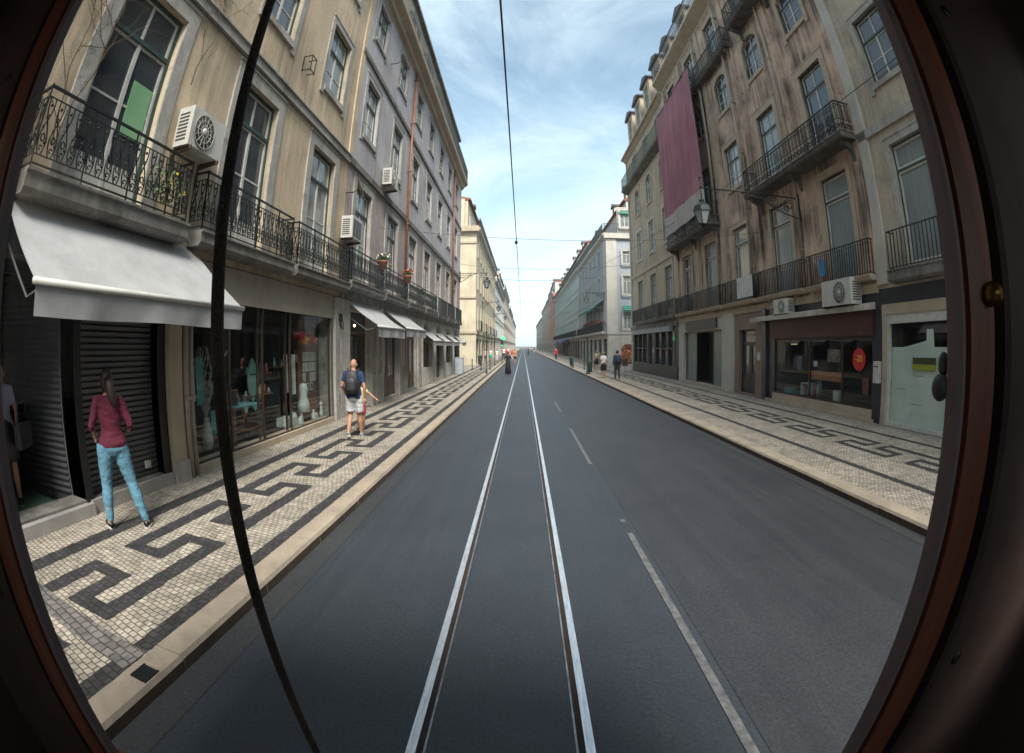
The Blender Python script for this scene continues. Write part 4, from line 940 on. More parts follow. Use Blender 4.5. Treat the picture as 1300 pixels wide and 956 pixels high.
# ================================================================ THINGS FIXED TO THE FACADES
def wall_lamp(X,Y,z,dx,arm,label,sc_=1.0,group=None):
    """bracket on a wall at X, reaching dx (signed) over the street, hexagonal lantern hanging from its end"""
    t=empty('wall_lantern',(X,Y,z),0 if dx>0 else PI,label,'street lamp',group)
    L=abs(dx); m=MB(); m.box(0,.05,-.09,.09,-.75,.15); m.tube([(0.03,0,.0),(L+.05,0,.0)],.025,6); m.tube([(.03,0,-.7),(L*.18,0,-.55),(L*.4,0,-.18),(L*.62,0,-.03)],.022,6)
    for c,r in ((L*.12,.20),(L*.27,.16),(L*.40,.10)):
        zc=-.02-r-.03
        m.tube([(c+r*math.cos(q*.7)*(1-q*.055),0,zc+r*math.sin(q*.7)*(1-q*.055)) for q in range(14)],.014,5,smooth=False)
        m.tube([(c+.1+r*.5*math.cos(-q*.8),0,zc-.12+r*.5*math.sin(-q*.8)) for q in range(9)],.012,5,smooth=False)
    m.build('bracket',iron,t)
    s=sc_; b=MB(); b.tube([(L,0,.25*s),(L,0,-.35*s)],.014,6); b.ball((L,0,.28*s),.035*s,8); b.ball((L,0,.02),.04,8)
    b.lathe([(.03*s,0),(.08*s,-.05*s),(.07*s,-.10*s),(.15*s,-.15*s),(.22*s,-.22*s),(.26*s,-.33*s),(.27*s,-.36*s),(.0,-.37*s)][:7],(L,0,-.30*s),6,smooth=False)
    b.lathe([(.12*s,-.98*s),(.13*s,-1.0*s),(.05*s,-1.05*s),(.02*s,-1.10*s)],(L,0,-.0),6,smooth=False)
    for k in range(6):
        a=2*PI*k/6; b.tube([(L+.255*s*math.cos(a),.255*s*math.sin(a),-.66*s),(L+.13*s*math.cos(a),.13*s*math.sin(a),-.98*s)],.013*s,4,smooth=False)
    b.build('lantern_frame',iron,t)
    g=MB(); k=6
    for i in range(6):
        a,c=2*PI*i/6,2*PI*(i+1)/6
        g.quad((L+.245*s*math.cos(a),.245*s*math.sin(a),-.66*s),(L+.245*s*math.cos(c),.245*s*math.sin(c),-.66*s),(L+.12*s*math.cos(c),.12*s*math.sin(c),-.98*s),(L+.12*s*math.cos(a),.12*s*math.sin(a),-.98*s))
    g.build('lantern_glass',mat('lantern_glass',(.30,.33,.34),.15,spec=.8),t)
    return t
wall_lamp(8.93,13.4,6.82,-3.6,0,'large black wrought iron lantern on a scrolled bracket under the big right-hand balcony',1.15)
wall_lamp(-4.98,38.3,7.85,2.15,0,'black wall lantern on a long bracket at the corner of the lilac building',1.15)
wall_lamp(8.9,53.0,7.9,-2.0,0,'black wall lantern on the corner quoin of the blue grey building',1.1)
wall_lamp(-4.98,60,7.5,2.0,0,'black wall lantern on the cream building on the left',1.1)
wall_lamp(-4.98,82,7.6,2.0,0,'black wall lantern further along the cream building front, close to the glass front',1.1)
def fan_ac(X,y0,y1,z0,z1,sgn,depth,label,fan=True,rear=False):
    """split unit standing out from a wall at X towards sgn"""
    yc=(y0+y1)/2; t=empty('air_conditioner',(X,yc,z0),0 if sgn>0 else PI,label,'air conditioner')
    w_=(y1-y0)/2; h=z1-z0; m=MB(); m.box(.08,depth,-w_,w_,.03,h); m.build('casing',acm,t)
    g=MB()
    if fan:
        cy=-w_*.25*sgn if True else 0; r=min(h,w_*2)*.40
        g.lathe([(r,depth+.001-depth),(r,.012)],(depth,cy,h*.5),20,axis='x')
        g.build('fan_grille',acdark,t)
        q=MB()
        for k in range(14):
            a=2*PI*k/14; q.tube([(depth+.02,cy,h*.5),(depth+.02,cy+r*math.cos(a),h*.5+r*math.sin(a))],.005,4,smooth=False)
        for rr in(r,r*.66,r*.35): q.tube([(depth+.02,cy+rr*math.cos(2*PI*k/18),h*.5+rr*math.sin(2*PI*k/18)) for k in range(19)],.006,4,smooth=False)
        q.lathe([(.06,0),(.06,.03),(.02,.035)],(depth,cy,h*.5),12,axis='x'); q.build('fan_guard',acm,t)
    else:
        for k in range(3): a=-w_+.05+k*(2*w_-.1)/3; g.box(depth,depth+.006,a+.02,a+(2*w_-.1)/3-.02,.08,h-.08)
        g.build('vent_grille',acdark,t)
    g=MB()
    for k in range(8): zz=h*.18+k*h*.09; g.box(.12,depth-.08,-w_*sgn-.004*sgn,-w_*sgn+.001,zz,zz+h*.045)
    g.build('side_vents',acdark,t)
    for q in (-w_+.06,w_-.10): MB().prism([(0,-.35),(.03,-.35),(.03,-.06),(depth+.02,-.02),(depth+.02,.03),(0,.03)],'y',q,q+.04).build('wall_bracket',ironrust,t)
    return t
fan_ac(-5.0,5.05,5.95,4.86,5.52,1,.40,'air conditioner with a round fan between the two nearest balconies on the left')
fan_ac(-5.0,12.35,13.15,5.0,5.65,1,.42,'box air conditioner with dark grilles beside the yellow and lilac wall joint',fan=False)
fan_ac(-5.0,16.0,16.9,7.75,8.4,1,.42,'air conditioner high on the lilac wall above the second string course')
fan_ac(9.0,10.45,11.9,3.15,3.88,-1,.50,'big white air conditioner above the shop canopy on the right')
fan_ac(9.0,14.2,15.1,3.13,3.65,-1,.42,'smaller white air conditioner above the shop canopy, to the left of the big one')
def dish(X,Y,z,r,label):
    t=empty('satellite_dish',(X,Y,z),0,label,'satellite dish'); m=MB(); n=16
    vs=[(0,0,0)];fs=[]
    for k in (1,2,3):
        for j in range(n):
            a=2*PI*j/n; rr=r*k/3; vs.append((-.08*(k/3)**2*-1,rr*math.cos(a),rr*math.sin(a)))
    for j in range(n): fs.append((0,1+j,1+(j+1)%n))
    for k in range(2):
        for j in range(n): fs.append((1+k*n+j,1+(k+1)*n+j,1+(k+1)*n+(j+1)%n,1+k*n+(j+1)%n))
    rot=Matrix.Rotation(R(12),3,'Z')@Matrix.Rotation(R(-20),3,'Y')
    m.add([tuple(rot@Vector(p)) for p in vs],fs,0,True); m.build('reflector',mat('grey_dish_metal',(.20,.18,.165),.6,c2=(.14,.13,.12),scale=5),t)
    m=MB(); m.tube([(0,0,0),(-.15,.0,-.1),(-.40,0,-.1)],.02,6); m.tube([(0.05,-.05,-r*.8),(.25,-.35,0)],.01,5); m.build('mount_arm',ironrust,t)
dish(-4.62,12.75,6.55,.34,'satellite dish at the joint of the yellow and lilac buildings'); dish(-4.6,15.9,13.0,.30,'satellite dish beside the top windows of the lilac building')
terr=mat('terracotta',(.42,.15,.07),.8,c2=(.34,.12,.06),scale=8); leafm=mat('leaf_green',(.05,.12,.03),.7,c2=(.09,.17,.05),scale=20)
for Y,cm,lb in ((15.55,((.75,.72,.55),(.35,.12,.5)),'terracotta pot of white and violet flowers on the balcony rail'),(19.1,((.6,.02,.03),(.7,.65,.5)),'terracotta pot of red flowers on the balcony rail')):
    t=empty('flower_pot',(-4.60,Y,4.62),0,lb,'flower pot','flower pots on the lilac balconies'); m=MB(); m.lathe([(.10,0),(.15,.24),(.17,.25),(.17,.29),(.13,.29)],(0,0,0),14); m.build('pot',terr,t)
    m=MB(); foliage(m,(0,0,.40),(.22,.22,.16),200,random.Random(4),.05); m.build('leaves',leafm,t)
    m=MB(); foliage(m,(0,0,.45),(.24,.24,.15),90,random.Random(5),.045,0); foliage(m,(0,.05,.45),(.22,.22,.14),50,random.Random(6),.045,1); m.build('blossoms',[mat('blossom_%d'%int(Y),cm[0],.7),mat('blossom_b_%d'%int(Y),cm[1],.7)],t)
# weeds and yellow flowers at the near balcony, bare twigs on the wall
t=empty('balcony_plant',(-4.72,4.9,4.0),0,'straggly green plant with small yellow flowers in the nearest left balcony','plant'); m=MB(); foliage(m,(0,0,.25),(.10,.45,.30),120,random.Random(9),.035); m.build('leaves',leafm,t)
m=MB(); foliage(m,(.08,.1,.3),(.06,.35,.25),4,random.Random(3),.03); m.build('blossoms',mat('yellow_blossom',(.75,.55,.02),.7),t)
t=empty('bare_climber',(-4.96,3.2,4.0),0,'dry leafless climber creeping over the yellow wall round the nearest window','plant'); m=MB(); rnd=random.Random(12)
def twig(p,d,L,r,dep):
    pts=[p]; q=Vector(p); d=Vector(d)
    for k in range(7):
        d=(d+Vector((0,rnd.uniform(-.45,.45),rnd.uniform(-.35,.35)))).normalized(); q=q+d*L/7; q.x=max(.01,min(.10,q.x+rnd.uniform(-.01,.012))); pts.append(tuple(q))
        if dep>0 and rnd.random()<.6: twig(tuple(q),(0,d.y+rnd.uniform(-.9,.9),d.z+rnd.uniform(-.6,.6)),L*.55,r*.6,dep-1)
    m.tube(pts,r,4,smooth=False,r2=r*.5)
for y,z,dy in ((-.35,.1,.0),(-.4,.2,.1),(1.95,2.0,.2),(1.9,2.9,.3),(-.1,2.6,.5),(-.3,3.0,.6)): twig((.03,y,z),(0,dy,1),2.2,.012,2)
m.build('stems',mat('dry_twigs',(.12,.085,.06),.9),t)
# square iron bracket on the yellow wall
t=empty('sign_bracket',(-4.98,9.0,8.35),0,'small black iron box bracket on the yellow wall between the upper windows','bracket'); m=MB()
for a,b in (((0,-.12,0),(.22,-.12,0)),((0,.12,0),(.22,.12,0)),((0,-.12,.4),(.22,-.12,.4)),((0,.12,.4),(.22,.12,.4)),((.22,-.12,-.05),(.22,-.12,.42)),((.22,.12,-.05),(.22,.12,.42)),((.22,-.12,0),(.22,.12,0)),((.22,-.12,.4),(.22,.12,.4)),((0,-.12,0),(0,-.12,.4))): m.tube([a,b],.014,4,smooth=False)
m.build('bars',iron,t)
# banner on the right
ban=mat('faded_pink_fabric',(.34,.125,.16),.9,c2=(.26,.095,.125),scale=1.2,stretch=(1,3,.3),bump=.2,bscale=5,streak=.3,streakc=(.6,.35,.36))
banw=mat('grey_white_fabric',(.50,.46,.42),.9,c2=(.40,.36,.33),scale=1.5,stretch=(1,3,.4),streak=.4,streakc=(.3,.24,.22))
t=empty('hanging_banner',(8.30,23.7,8.35),PI,'long faded pink cloth banner with a pale bottom strip hanging down the brown facade','banner')
def cloth(z0,z1,xo=0):
    vs=[];fs=[];nY,nZ=40,30
    for i in range(nZ+1):
        z=z0+(z1-z0)*i/nZ; u=(z)/(7.7)
        for j in range(nY+1):
            v=j/nY; y=-3.25+6.5*v; fold=(.05*math.sin(v*19+u*2)+.03*math.sin(v*43+1.3*u))*(.4+.6*math.sin(min(1,u)*PI))+.10*math.sin(v*PI)*math.sin(u*PI)
            vs.append((fold+xo,y,z))
    for i in range(nZ):
        for j in range(nY): a=i*(nY+1)+j; fs.append((a,a+1,a+nY+2,a+nY+1))
    return vs,fs
m=MB(); m.add(*cloth(.0,1.05),0,True); m.build('pale_strip',banw,t); m=MB(); m.add(*cloth(1.05,7.7),0,True); m.build('pink_cloth',ban,t)
MB().tube([(0,-3.3,7.72),(0,3.3,7.72)],.03,8).build('top_pole',iron,t)
# white board on the right balcony
t=empty('notice_board',(8.66,17.6,3.98),PI,'blank white board tied to the balcony bars on the brown building','board'); MB().box(0,.02,-.72,.72,0,.82).build('panel',mat('white_board',(.62,.61,.60),.7,c2=(.5,.49,.48),scale=3),t)
for y,z in ((-.68,.05),(.68,.05),(-.68,.78),(.68,.78)): MB().tube([(.025,y,z),(-.05,y,z+.01)],.008,4).build('tie',blackm,t)
t=empty('blue_cloth',(8.70,11.1+1.0,4.05),PI,'bright blue cloth hung in the balcony bars beside the big air conditioner','cloth'); m=MB(); m.box(-.02,.0,-.16,.16,.05,.5); m.box(-.03,.01,-.14,.0,.5,.56); m.build('cloth',mat('blue_plastic',(.02,.22,.42),.6,c2=(.02,.12,.25),scale=12),t)
# -20 disc sign
t=empty('discount_sign',(9.045,10.75,1.72),PI,'round red discount sticker with yellow number in the shop window','sign')
m=MB(); m.lathe([(.30,0),(.30,.012)],(0.02,0,0),32,axis='x',smooth=False); m.build('disc',mat('red_sticker',(.55,.012,.02),.4),t)
def text(s,size,loc,mt,parent,rot=(PI/2,0,PI/2),name='lettering',ext=.003):
    c=bpy.data.curves.new(name,'FONT'); c.body=s; c.size=size; c.align_x='CENTER'; c.align_y='CENTER'; c.extrude=ext; c.resolution_u=3
    o=bpy.data.objects.new(name,c); col.objects.link(o); dg=bpy.context.evaluated_depsgraph_get(); me=bpy.data.meshes.new_from_object(o.evaluated_get(dg)); bpy.data.objects.remove(o)
    me.materials.clear(); me.materials.append(mt); o=bpy.data.objects.new(name,me); col.objects.link(o); o.location=loc; o.rotation_euler=rot; o.parent=parent; return o
ylw=mat('yellow_lettering',(.80,.62,.03),.5)
text('-20',.25,(.036,0,0.02),ylw,t)
# yellow/black card in the papered window
t=empty('window_card',(9.09,8.08,1.66),PI,'small black and yellow card in the papered shop window','sign'); m=MB(); m.box(.05,.056,-.42,.42,-.13,0,1); m.box(.05,.056,-.42,.42,0,.15,0); m.build('card',[mat('card_dark',(.04,.045,.01),.5),mat('card_olive_yellow',(.30,.32,.02),.5)],t)
t=empty('post_box',(8.96,9.8,1.15),PI,'pale metal letter box on the dark marble pilaster','letter box'); MB().box(-.02,.10,-.12,.12,0,.55).box(.10,.105,-.09,.09,.4,.43,1).build('box_body',[acm,blackm],t)
# wires
wirem=mat('black_cable',(.02,.02,.02),.6)
def cable(a,b,sag,r,label,name='overhead_wire',group=None,n=24):
    a=Vector(a);b=Vector(b); t=empty(name,a,0,label,'cable',group); m=MB(); m.tube([(b-a)*(i/n)+Vector((0,0,-sag*4*(i/n)*(1-i/n))) for i in range(n+1)],r,5); m.build('cable',wirem,t); return t
cable((-.20,-8,5.52),(-.24,260,5.45),0,.012,'trolley wire running along the middle of the street above the rails',n=60)
cable((-4.95,16.1,6.2),(8.95,16.1,6.3),.62,.007,'nearest thin span wire across the street','span_wire','span wires across the street')
for i,(y,z) in enumerate(((38.4,8.3),(51.8,9.2),(58,10.0),(70,8.4),(92,8.0))): cable((-4.95,y,z+.3),(8.95,y,z+.4),.5,.011,['second span wire from the tram, at the near edge of the side street','third span wire, at the far corner of the side street','fourth span wire, highest of those beyond the side street','fifth span wire, over the cream building front','farthest span wire, by the glass front'][i],'span_wire','span wires across the street')
cable((8.9,6.2,8.85),(7.2,60,11.2),.9,.012,'slack black cable strung along the right facades','facade_cable')
t=empty('wire_clamp',(-.22,16.1,5.52),0,'small black clamp where the first span wire meets the trolley wire','wire clamp'); MB().ball((0,0,.03),.06,8).tube([(0,0,.0),(0,0,.15)],.015,6).build('clamp',wirem,t)
for i,(x0,y0,z0,y1,z1) in enumerate(((-4.93,2.4,7.34,12.6,7.3),(-4.92,2.0,3.72,12.4,3.6),(-4.92,12.9,7.35,38,7.36))): cable((x0,y0,z0),(x0,y1,z1),.05,.012,['cable clipped under the string course of the yellow building','cable clipped below the balconies of the yellow building','cable clipped under the string course of the lilac building'][i],'facade_cable')

# ================================================================ SHOP GOODS BEHIND THE LEFT SHOP GLASS
wood=mat('warm_wood',(.17,.075,.03),.6,c2=(.12,.05,.02),scale=4,stretch=(1,1,8))
whiteg=mat('white_ceramic',(.55,.62,.60),.5,c2=(.42,.48,.46),scale=6); teal=mat('teal_cloth',(.10,.34,.34),.8,c2=(.07,.24,.26),scale=5)
paperw=mat('print_paper',(.50,.50,.44),.8,c2=(.28,.28,.24),scale=16)
def place(name,loc,label,cat,group=None,rz=0): return empty(name,loc,rz,label,cat,group)
t=place('dried_branches',(-5.45,7.05,.3),'tall pale dried branches standing in a vase behind the shop glass','plant decor'); m=MB(); m.lathe([(.07,0),(.11,.15),(.10,.35),(.05,.5),(.06,.55)],(0,0,0),12); m.build('vase',whiteg,t)
m=MB(); rnd=random.Random(21)
for k in range(16):
    a=rnd.uniform(0,2*PI); p=Vector((0,0,.5)); d=Vector((.15*math.cos(a),.22*math.sin(a),1)); pts=[p]
    for q in range(8):
        d=(d+Vector((rnd.uniform(-.12,.12),rnd.uniform(-.16,.16),0))).normalized(); p=p+d*.15; pts.append(p)
        for _ in range(2):
            e=(d+Vector((rnd.uniform(-1,1),rnd.uniform(-1,1),.4))).normalized()*.12; m.tube([p,p+e],.005,3,smooth=False)
    m.tube(pts,.007,4,smooth=False)
m.build('branches',mat('pale_branch',(.42,.44,.40),.9),t)
t=place('surfboard_decor',(-5.5,8.83,.95),'pale green surfboard shaped ornament standing on the display table','ornament'); m=MB(); n=14
pts=[(.17*math.sin(PI*k/n)**.7*(1),.9*k/n) for k in range(n+1)]; poly=[(a,b) for a,b in pts]+[(-a,b) for a,b in reversed(pts[1:-1])]
m.prism(poly,'x',-.02,.02); m.build('board',mat('pale_green_board',(.16,.34,.30),.4),t)
t=place('display_table',(-5.50,8.30,.2),'wooden display table with a teal runner behind the shop glass','table'); m=MB(); m.box(-.25,.25,-.6,.6,.70,.74); m.box(-.2,.2,-.55,.55,.25,.28); m.build('table_top',wood,t)
for x in(-.22,.22):
    for y in(-.57,.57): MB().box(x-.025,x+.025,y-.025,y+.025,0,.70).build('leg',wood,t)
t=place('table_runner',(-5.5,8.3,.945),'teal fringed cloth lying on the display table','cloth'); m=MB(); m.box(-.26,.26,-.5,.5,0,.008); m.prism([(-.3,.0),(-.05,.0),(-.18,-.14)],'x',.262,.268); m.prism([(.05,.0),(.35,.0),(.2,-.14)],'x',.262,.268); m.build('cloth',teal,t)
t=place('chalkboard',(-5.48,8.0,.96),'small framed chalkboard standing on the display table','board'); m=MB(); m.box(-.01,.01,-.19,.19,0,.3); m.build('frame',wood,t); m=MB(); m.box(.0,.014,-.165,.165,.025,.275); m.build('slate',blackm,t)
t=place('teal_towel',(-5.35,7.18,.55),'teal cloth hanging over a low rack beside the dried branches','cloth'); m=MB(); m.add(*[[(0,-.12,0),(.03,-.04,0),(-.02,.05,0),(.01,.13,0),(0,-.12,.42),(.02,-.04,.42),(-.01,.05,.42),(0,.13,.42)],[(0,1,5,4),(1,2,6,5),(2,3,7,6)]]); m.build('cloth',teal,t)
t=place('newspaper',(-5.35,8.0,.205),'printed paper sheet spread on the shop floor','paper'); m=MB(); m.box(-.2,.22,-.45,.4,0,.006); m.build('sheet',paperw,t)
t=place('picture_frame',(-5.40,7.75,.21),'small gold framed picture leaning on the shop floor under the table','picture frame'); m=MB(); m.box(-.02,.0,-.16,.16,0,.4); m.build('frame',mat('gold_frame',(.36,.26,.10),.4,metal=.4),t); MB().box(-.0,.004,-.12,.12,.05,.35).build('picture',paperw,t)
MB().box(-.46,-.42,10.95,12.05,.22,2.75).build('display_panel',wood,LB)
k=0
for r_ in range(3):
    for c_ in range(4):
        if r_==2 and c_==1: continue
        y=11.25+c_*.2+ (.02 if c_>1 else 0); z=1.83-r_*.26
        t=place('framed_print',(-5.41,y,z),['top','middle','bottom'][r_]+' row of the print grid, '+['first','second','third','last'][c_]+' white framed print from the left','framed print','grid of framed prints on the brown panel'); MB().box(0,.012,-.085,.085,-.11,.11).build('frame',whiteg,t); MB().box(.01,.015,-.06,.06,-.085,.085).build('picture',paperw,t)
for y,lb in ((11.42,'left of the two small prints hanging below the grid'),(11.68,'right of the two small prints hanging below the grid')):
    t=place('framed_print',(-5.41,y,1.07),lb,'framed print'); MB().box(0,.012,-.085,.085,-.1,.1).build('frame',whiteg,t); MB().box(.01,.015,-.055,.055,-.07,.07).build('picture',darkwood,t)
t=place('dress_form',(-5.35,11.05,.24),'white lace dress hanging in the shop window','dress'); m=MB(); m.lathe([(.17,.25),(.15,.45),(.09,.66),(.12,.82),(.10,.92),(.03,.95)],(0,0,0),14); m.build('dress',whiteg,t); MB().tube([(0,0,0),(0,0,1.05)],.015,6).build('stand',wood,t)
for i,(y,z,c) in enumerate(((10.75,2.35,(.62,.02,.01)),(11.0,2.25,(.75,.28,.01)),(11.5,2.25,(.5,.05,.01)))):
    t=place('paper_pompom',(-5.3,y,z),['bright red paper pompom hanging in the shop','orange paper pompom hanging beside the red one','dark orange paper pompom above the grid of prints'][i],'paper pompom'); m=MB(); foliage(m,(0,0,0),(.13,.16,.10),260,random.Random(i),.05); m.build('petals',mat('pompom_%d'%i,c,.8),t); MB().tube([(0,0,0),(0,0,3.4-z)],.004,4).build('string',blackm,t)
rnd=random.Random(33)
places=[(9.95,'round white vase nearest the door bay'),(10.15,'slim white ceramic figure'),(10.4,'white ceramic house on the shop floor'),(10.6,'wide white ceramic bowl and lid'),(10.85,'small white ceramic figure with a round head'),(11.4,'white ceramic angel in front of the dress'),(11.65,'low white ceramic box'),(11.9,'tall white ceramic figure by the right shop frame')]
for i,(y,lb) in enumerate(places):
    h=[.28,.36,.30,.20,.22,.26,.15,.40][i]; t=place('ceramic_figure',(-5.32+.08*(i%2),y,.245),lb,'ceramic','white ceramics along the shop window')
    m=MB(); r=[.08,.05,.07,.09,.045,.06,.07,.05][i]
    if i in(2,6): m.box(-r,r,-r,r,0,h*.7); m.prism([(-r*1.1,h*.7),(r*1.1,h*.7),(0,h)],'x',-r,r)
    else: m.lathe([(r,0),(r*1.1,h*.25),(r*.6,h*.6),(r*.75,h*.7),(r*.3,h*.78)],(0,0,0),12); m.ball((0,0,h*.88),h*.13,10)
    m.build('body',whiteg,t)
t=place('white_display_stand',(-5.5,10.3,.24),'low white stand behind the ceramics','stand'); m=MB(); m.box(-.12,.12,-.25,.25,.0,.2); m.build('stand',whiteg,t)
for i,(y,z,x,lb) in enumerate(((9.2,1.5,-5.6,'upper wooden shelf with small trinkets in the middle of the shop window'),(9.2,1.05,-5.6,'lower wooden shelf with small trinkets in the middle of the shop window'),(10.4,1.6,-5.6,'wooden shelf with small trinkets beside the brown panel'))):
    t=place('trinket_shelf',(x,y,z),lb,'shelf'); MB().box(-.12,.12,-.5,.5,0,.025).build('board',wood,t); r_=random.Random(i+50)
    for k in range(9):
        m=MB(); yy=-.44+k*.11; hh=r_.uniform(.08,.24); rr=r_.uniform(.02,.04); m.lathe([(rr,.026),(rr*1.1,hh*.4),(rr*.5,hh*.75),(rr*.6,hh)],(r_.uniform(-.05,.05),yy,0),8); m.build('trinket',[whiteg,teal,wood,mat('red_glaze',(.4,.04,.03),.4)][k%4],t)
for i,y in enumerate((6.5,6.75,10.1,10.5)):
    t=place('hanging_textile',(-5.35,y,1.9),['pale cloth hanging nearest the left shop frame','second pale cloth hanging in the left pane','striped cloth hanging left of the ceramics','short pale cloth hanging above the ceramics'][i],'cloth'); m=MB(); w_=.10
    vs=[];fs=[]
    for a in range(7):
        for b_ in range(7): vs.append((.02*math.sin(b_*2.1+a*.3),-w_+2*w_*b_/6,-.12*a*(1+.1*i)))
    for a in range(6):
        for b_ in range(6): q=a*7+b_; fs.append((q,q+1,q+8,q+7))
    m.add(vs,fs,0,True); m.build('cloth',[curt,teal,paperw,curt][i],t); MB().tube([(0,0,0),(0,0,1.4)],.004,4).build('string',blackm,t)
# a small warm bulb above the curtained window under the awning
t=place('light_bulb',(-5.12,14.3,2.72),'small warm lit bulb above the curtained window','lamp'); m=MB(); m.ball((0,0,0),.035,8); m.build('bulb',mat('lit_bulb',(1,.7,.3),.5,emit=(1,.55,.15,14)),t); MB().tube([(0,0,.02),(0,0,.3)],.006,5).build('flex',blackm,t)
t=place('junction_box',(-4.92,12.55,2.85),'black cable box on the pilaster beside the first mid-sized awning','cable box'); m=MB(); m.box(-.03,.05,-.07,.07,-.1,.12); m.tube([(.03,0,-.1),(.04,.02,-.25),(.05,.12,-.3),(.04,.16,-.15),(.03,.12,0)],.012,5); m.build('box',blackm,t)
t=place('utility_box',(-4.62,35.7,SW),'pale grey utility cabinet at the corner of the lilac building','cabinet'); m=MB(); m.box(-.3,.25,-.35,.35,0,1.12); m.box(-.32,.27,-.37,.37,1.12,1.16); m.build('cabinet',mat('pale_blue_grey_metal',(.36,.42,.47),.5,c2=(.30,.35,.40),scale=3),t); MB().box(.25,.256,-.31,-.01,.08,1.05).build('door_leaf',acm,t)
# goods in the right shop
g=[('portrait_poster',(9.38,12.5,1.6),(.01,.36,.38),mat('portrait_print',(.38,.32,.30),.6,c2=(.10,.10,.12),scale=5),'portrait photo poster in the middle shop pane','poster'),
('paper_note',(9.12,13.2,1.45),(.006,.11,.17),mat('note_paper',(.45,.52,.56),.8),'small pale paper note on the shop pane','note')]
for nm,loc,(dx,hw_,hh),mt_,lb,ct in g:
    t=place(nm,loc,lb,ct,rz=PI); MB().box(0,dx,-hw_,hw_,0,hh*1.0).build('sheet',mt_,t)
t=place('white_shelf_unit',(9.45,14.2,.445),'small white open shelf cube in the right shop window','shelf',rz=PI); m=MB(); m.box(-.2,.1,-.25,-.22,0,.42); m.box(-.2,.1,.22,.25,0,.42); m.box(-.2,.1,-.22,.22,.39,.42); m.build('cube',whiteg,t)
t=place('teal_box',(9.4,15.3,.445),'low teal box in the far corner of the right shop window','box',rz=PI); MB().box(-.15,.1,-.25,.25,0,.16).box(-.16,.11,-.26,.26,.16,.19).build('box',teal,t)
t=place('white_box',(9.4,12.25,.445),'white carton in the middle of the right shop window','box',rz=PI); MB().box(-.1,.1,-.14,.14,0,.3).box(-.105,.105,-.145,.0,.3,.32).build('box',whiteg,t)
for i,(y,c,lb) in enumerate(((13.75,(.10,.30,.36),'blue green bottle beside the white shelf cube'),(13.6,(.5,.04,.06),'red capped bottle beside the white shelf cube'),(13.45,(.35,.45,.47),'pale bottle beside the red capped one'),(13.3,(.2,.22,.24),'grey bottle, nearest the middle of the shop window'))):
    t=place('bottle',(9.42,y,.445),lb,'bottle','bottles in the right shop window'); m=MB(); m.lathe([(.05,0),(.05,.28+.05*i),(.02,.36+.05*i),(.02,.42+.05*i)],(0,0,0),10); m.build('body',mat('bottle_%d'%i,c,.3),t)
for i,y in enumerate((15.2,15.35,15.5)):
    t=place('spot_lamp',(9.6,y,2.15),['nearest','middle','farthest'][i]+' of three tiny lit spots at the top of the shop window','lamp'); m=MB(); m.ball((0,0,0),.015,6); m.build('bulb',mat('lit_spot',(1,.8,.5),.5,emit=(1,.75,.4,1.2)),t)
t=place('advert_poster',(9.40,10.85,.75),'orange and red advert behind the right-hand pane of the shop','poster',rz=PI); MB().box(0,.01,-.14,.14,0,.45).build('sheet',mat('orange_advert',(.30,.09,.05),.6,c2=(.10,.08,.05),scale=7),t)

# ================================================================ STREET FURNITURE
polem=mat('dark_green_post',(.03,.055,.05),.5)
def bin_(x,y,label,h=.85,green_=False):
    t=empty('litter_bin',(x,y,SW),0,label,'litter bin'); m=MB(); m.lathe([(.17,.12),(.2,.15),(.22,h-.05),(.24,h),(.2,h+.02)],(0,0,0),14); m.build('body',polem,t); MB().lathe([(.24,h+.03),(.22,h+.08),(.1,h+.13)],(0,0,0),14).build('lid',green,t); MB().lathe([(.06,0),(.05,.12)],(0,0,0),8).build('foot',iron,t)
bin_(4.75,34.9,'green grey litter bin beside the nearer street post on the right'); bin_(4.75,47.8,'litter bin by the farther post at the right kerb'); bin_(-4.42,50.4,'green litter bin by the corner of the cream building',.95)
def post(x,y,h,label,sign_=None):
    t=empty('street_post',(x,y,SW),0,label,'post'); m=MB(); m.lathe([(.07,0),(.07,.25),(.04,.3),(.038,h),(.05,h+.02),(.02,h+.06)],(0,0,0),10); m.build('pole',polem,t)
    if sign_: 
        m=MB(); m.box(-.25,.25,-.06,-.03,h-.5,h-.1); m.build('sign_plate',[acm],t)
    return t
post(4.55,34.6,2.6,'green street post beside the nearer litter bin on the right'); post(4.6,45.0,2.9,'green street post further along the right kerb')
post(-2.66,35.8,3.1,'thin street post at the left kerb near the side street'); post(-2.9,50.5,3.3,'street post farther along the left kerb, in front of the cream building')
bol=None
for i,(x,y) in enumerate([(5.2+k*.9,41.5) for k in range(4)]+[(-2.75-k*.75,41.0) for k in range(3)]):
    side='right' if x>0 else 'left'; k=i if i<4 else i-4
    lab=[['bollard nearest the right kerb','second bollard from the right kerb','third bollard from the right kerb','bollard nearest the right side street wall'],['bollard nearest the left kerb','middle bollard of the left row','bollard nearest the lilac building corner']][0 if x>0 else 1][k]
    if bol is None:
        bol=empty('bollard',(x,y,SW),0,lab,'bollard','bollards closing the side street'); m=MB(); m.lathe([(.07,0),(.06,.1),(.045,.15),(.045,.78),(.06,.82),(.05,.9),(.02,.93)],(0,0,0),12); m.build('body',polem,bol)
    else:
        c=copy_tree(bol); c.location=(x,y,SW); c['label']=lab
t=empty('menu_stand',(7.64,36.2,SW),PI/2,'small dark menu stand on the right pavement by the side street','stand'); m=MB(); m.box(-.02,.02,-.2,.2,.5,1.0); m.build('board',darkwood,t); MB().tube([(0,0,0),(0,0,.5)],.02,6).build('leg',iron,t)
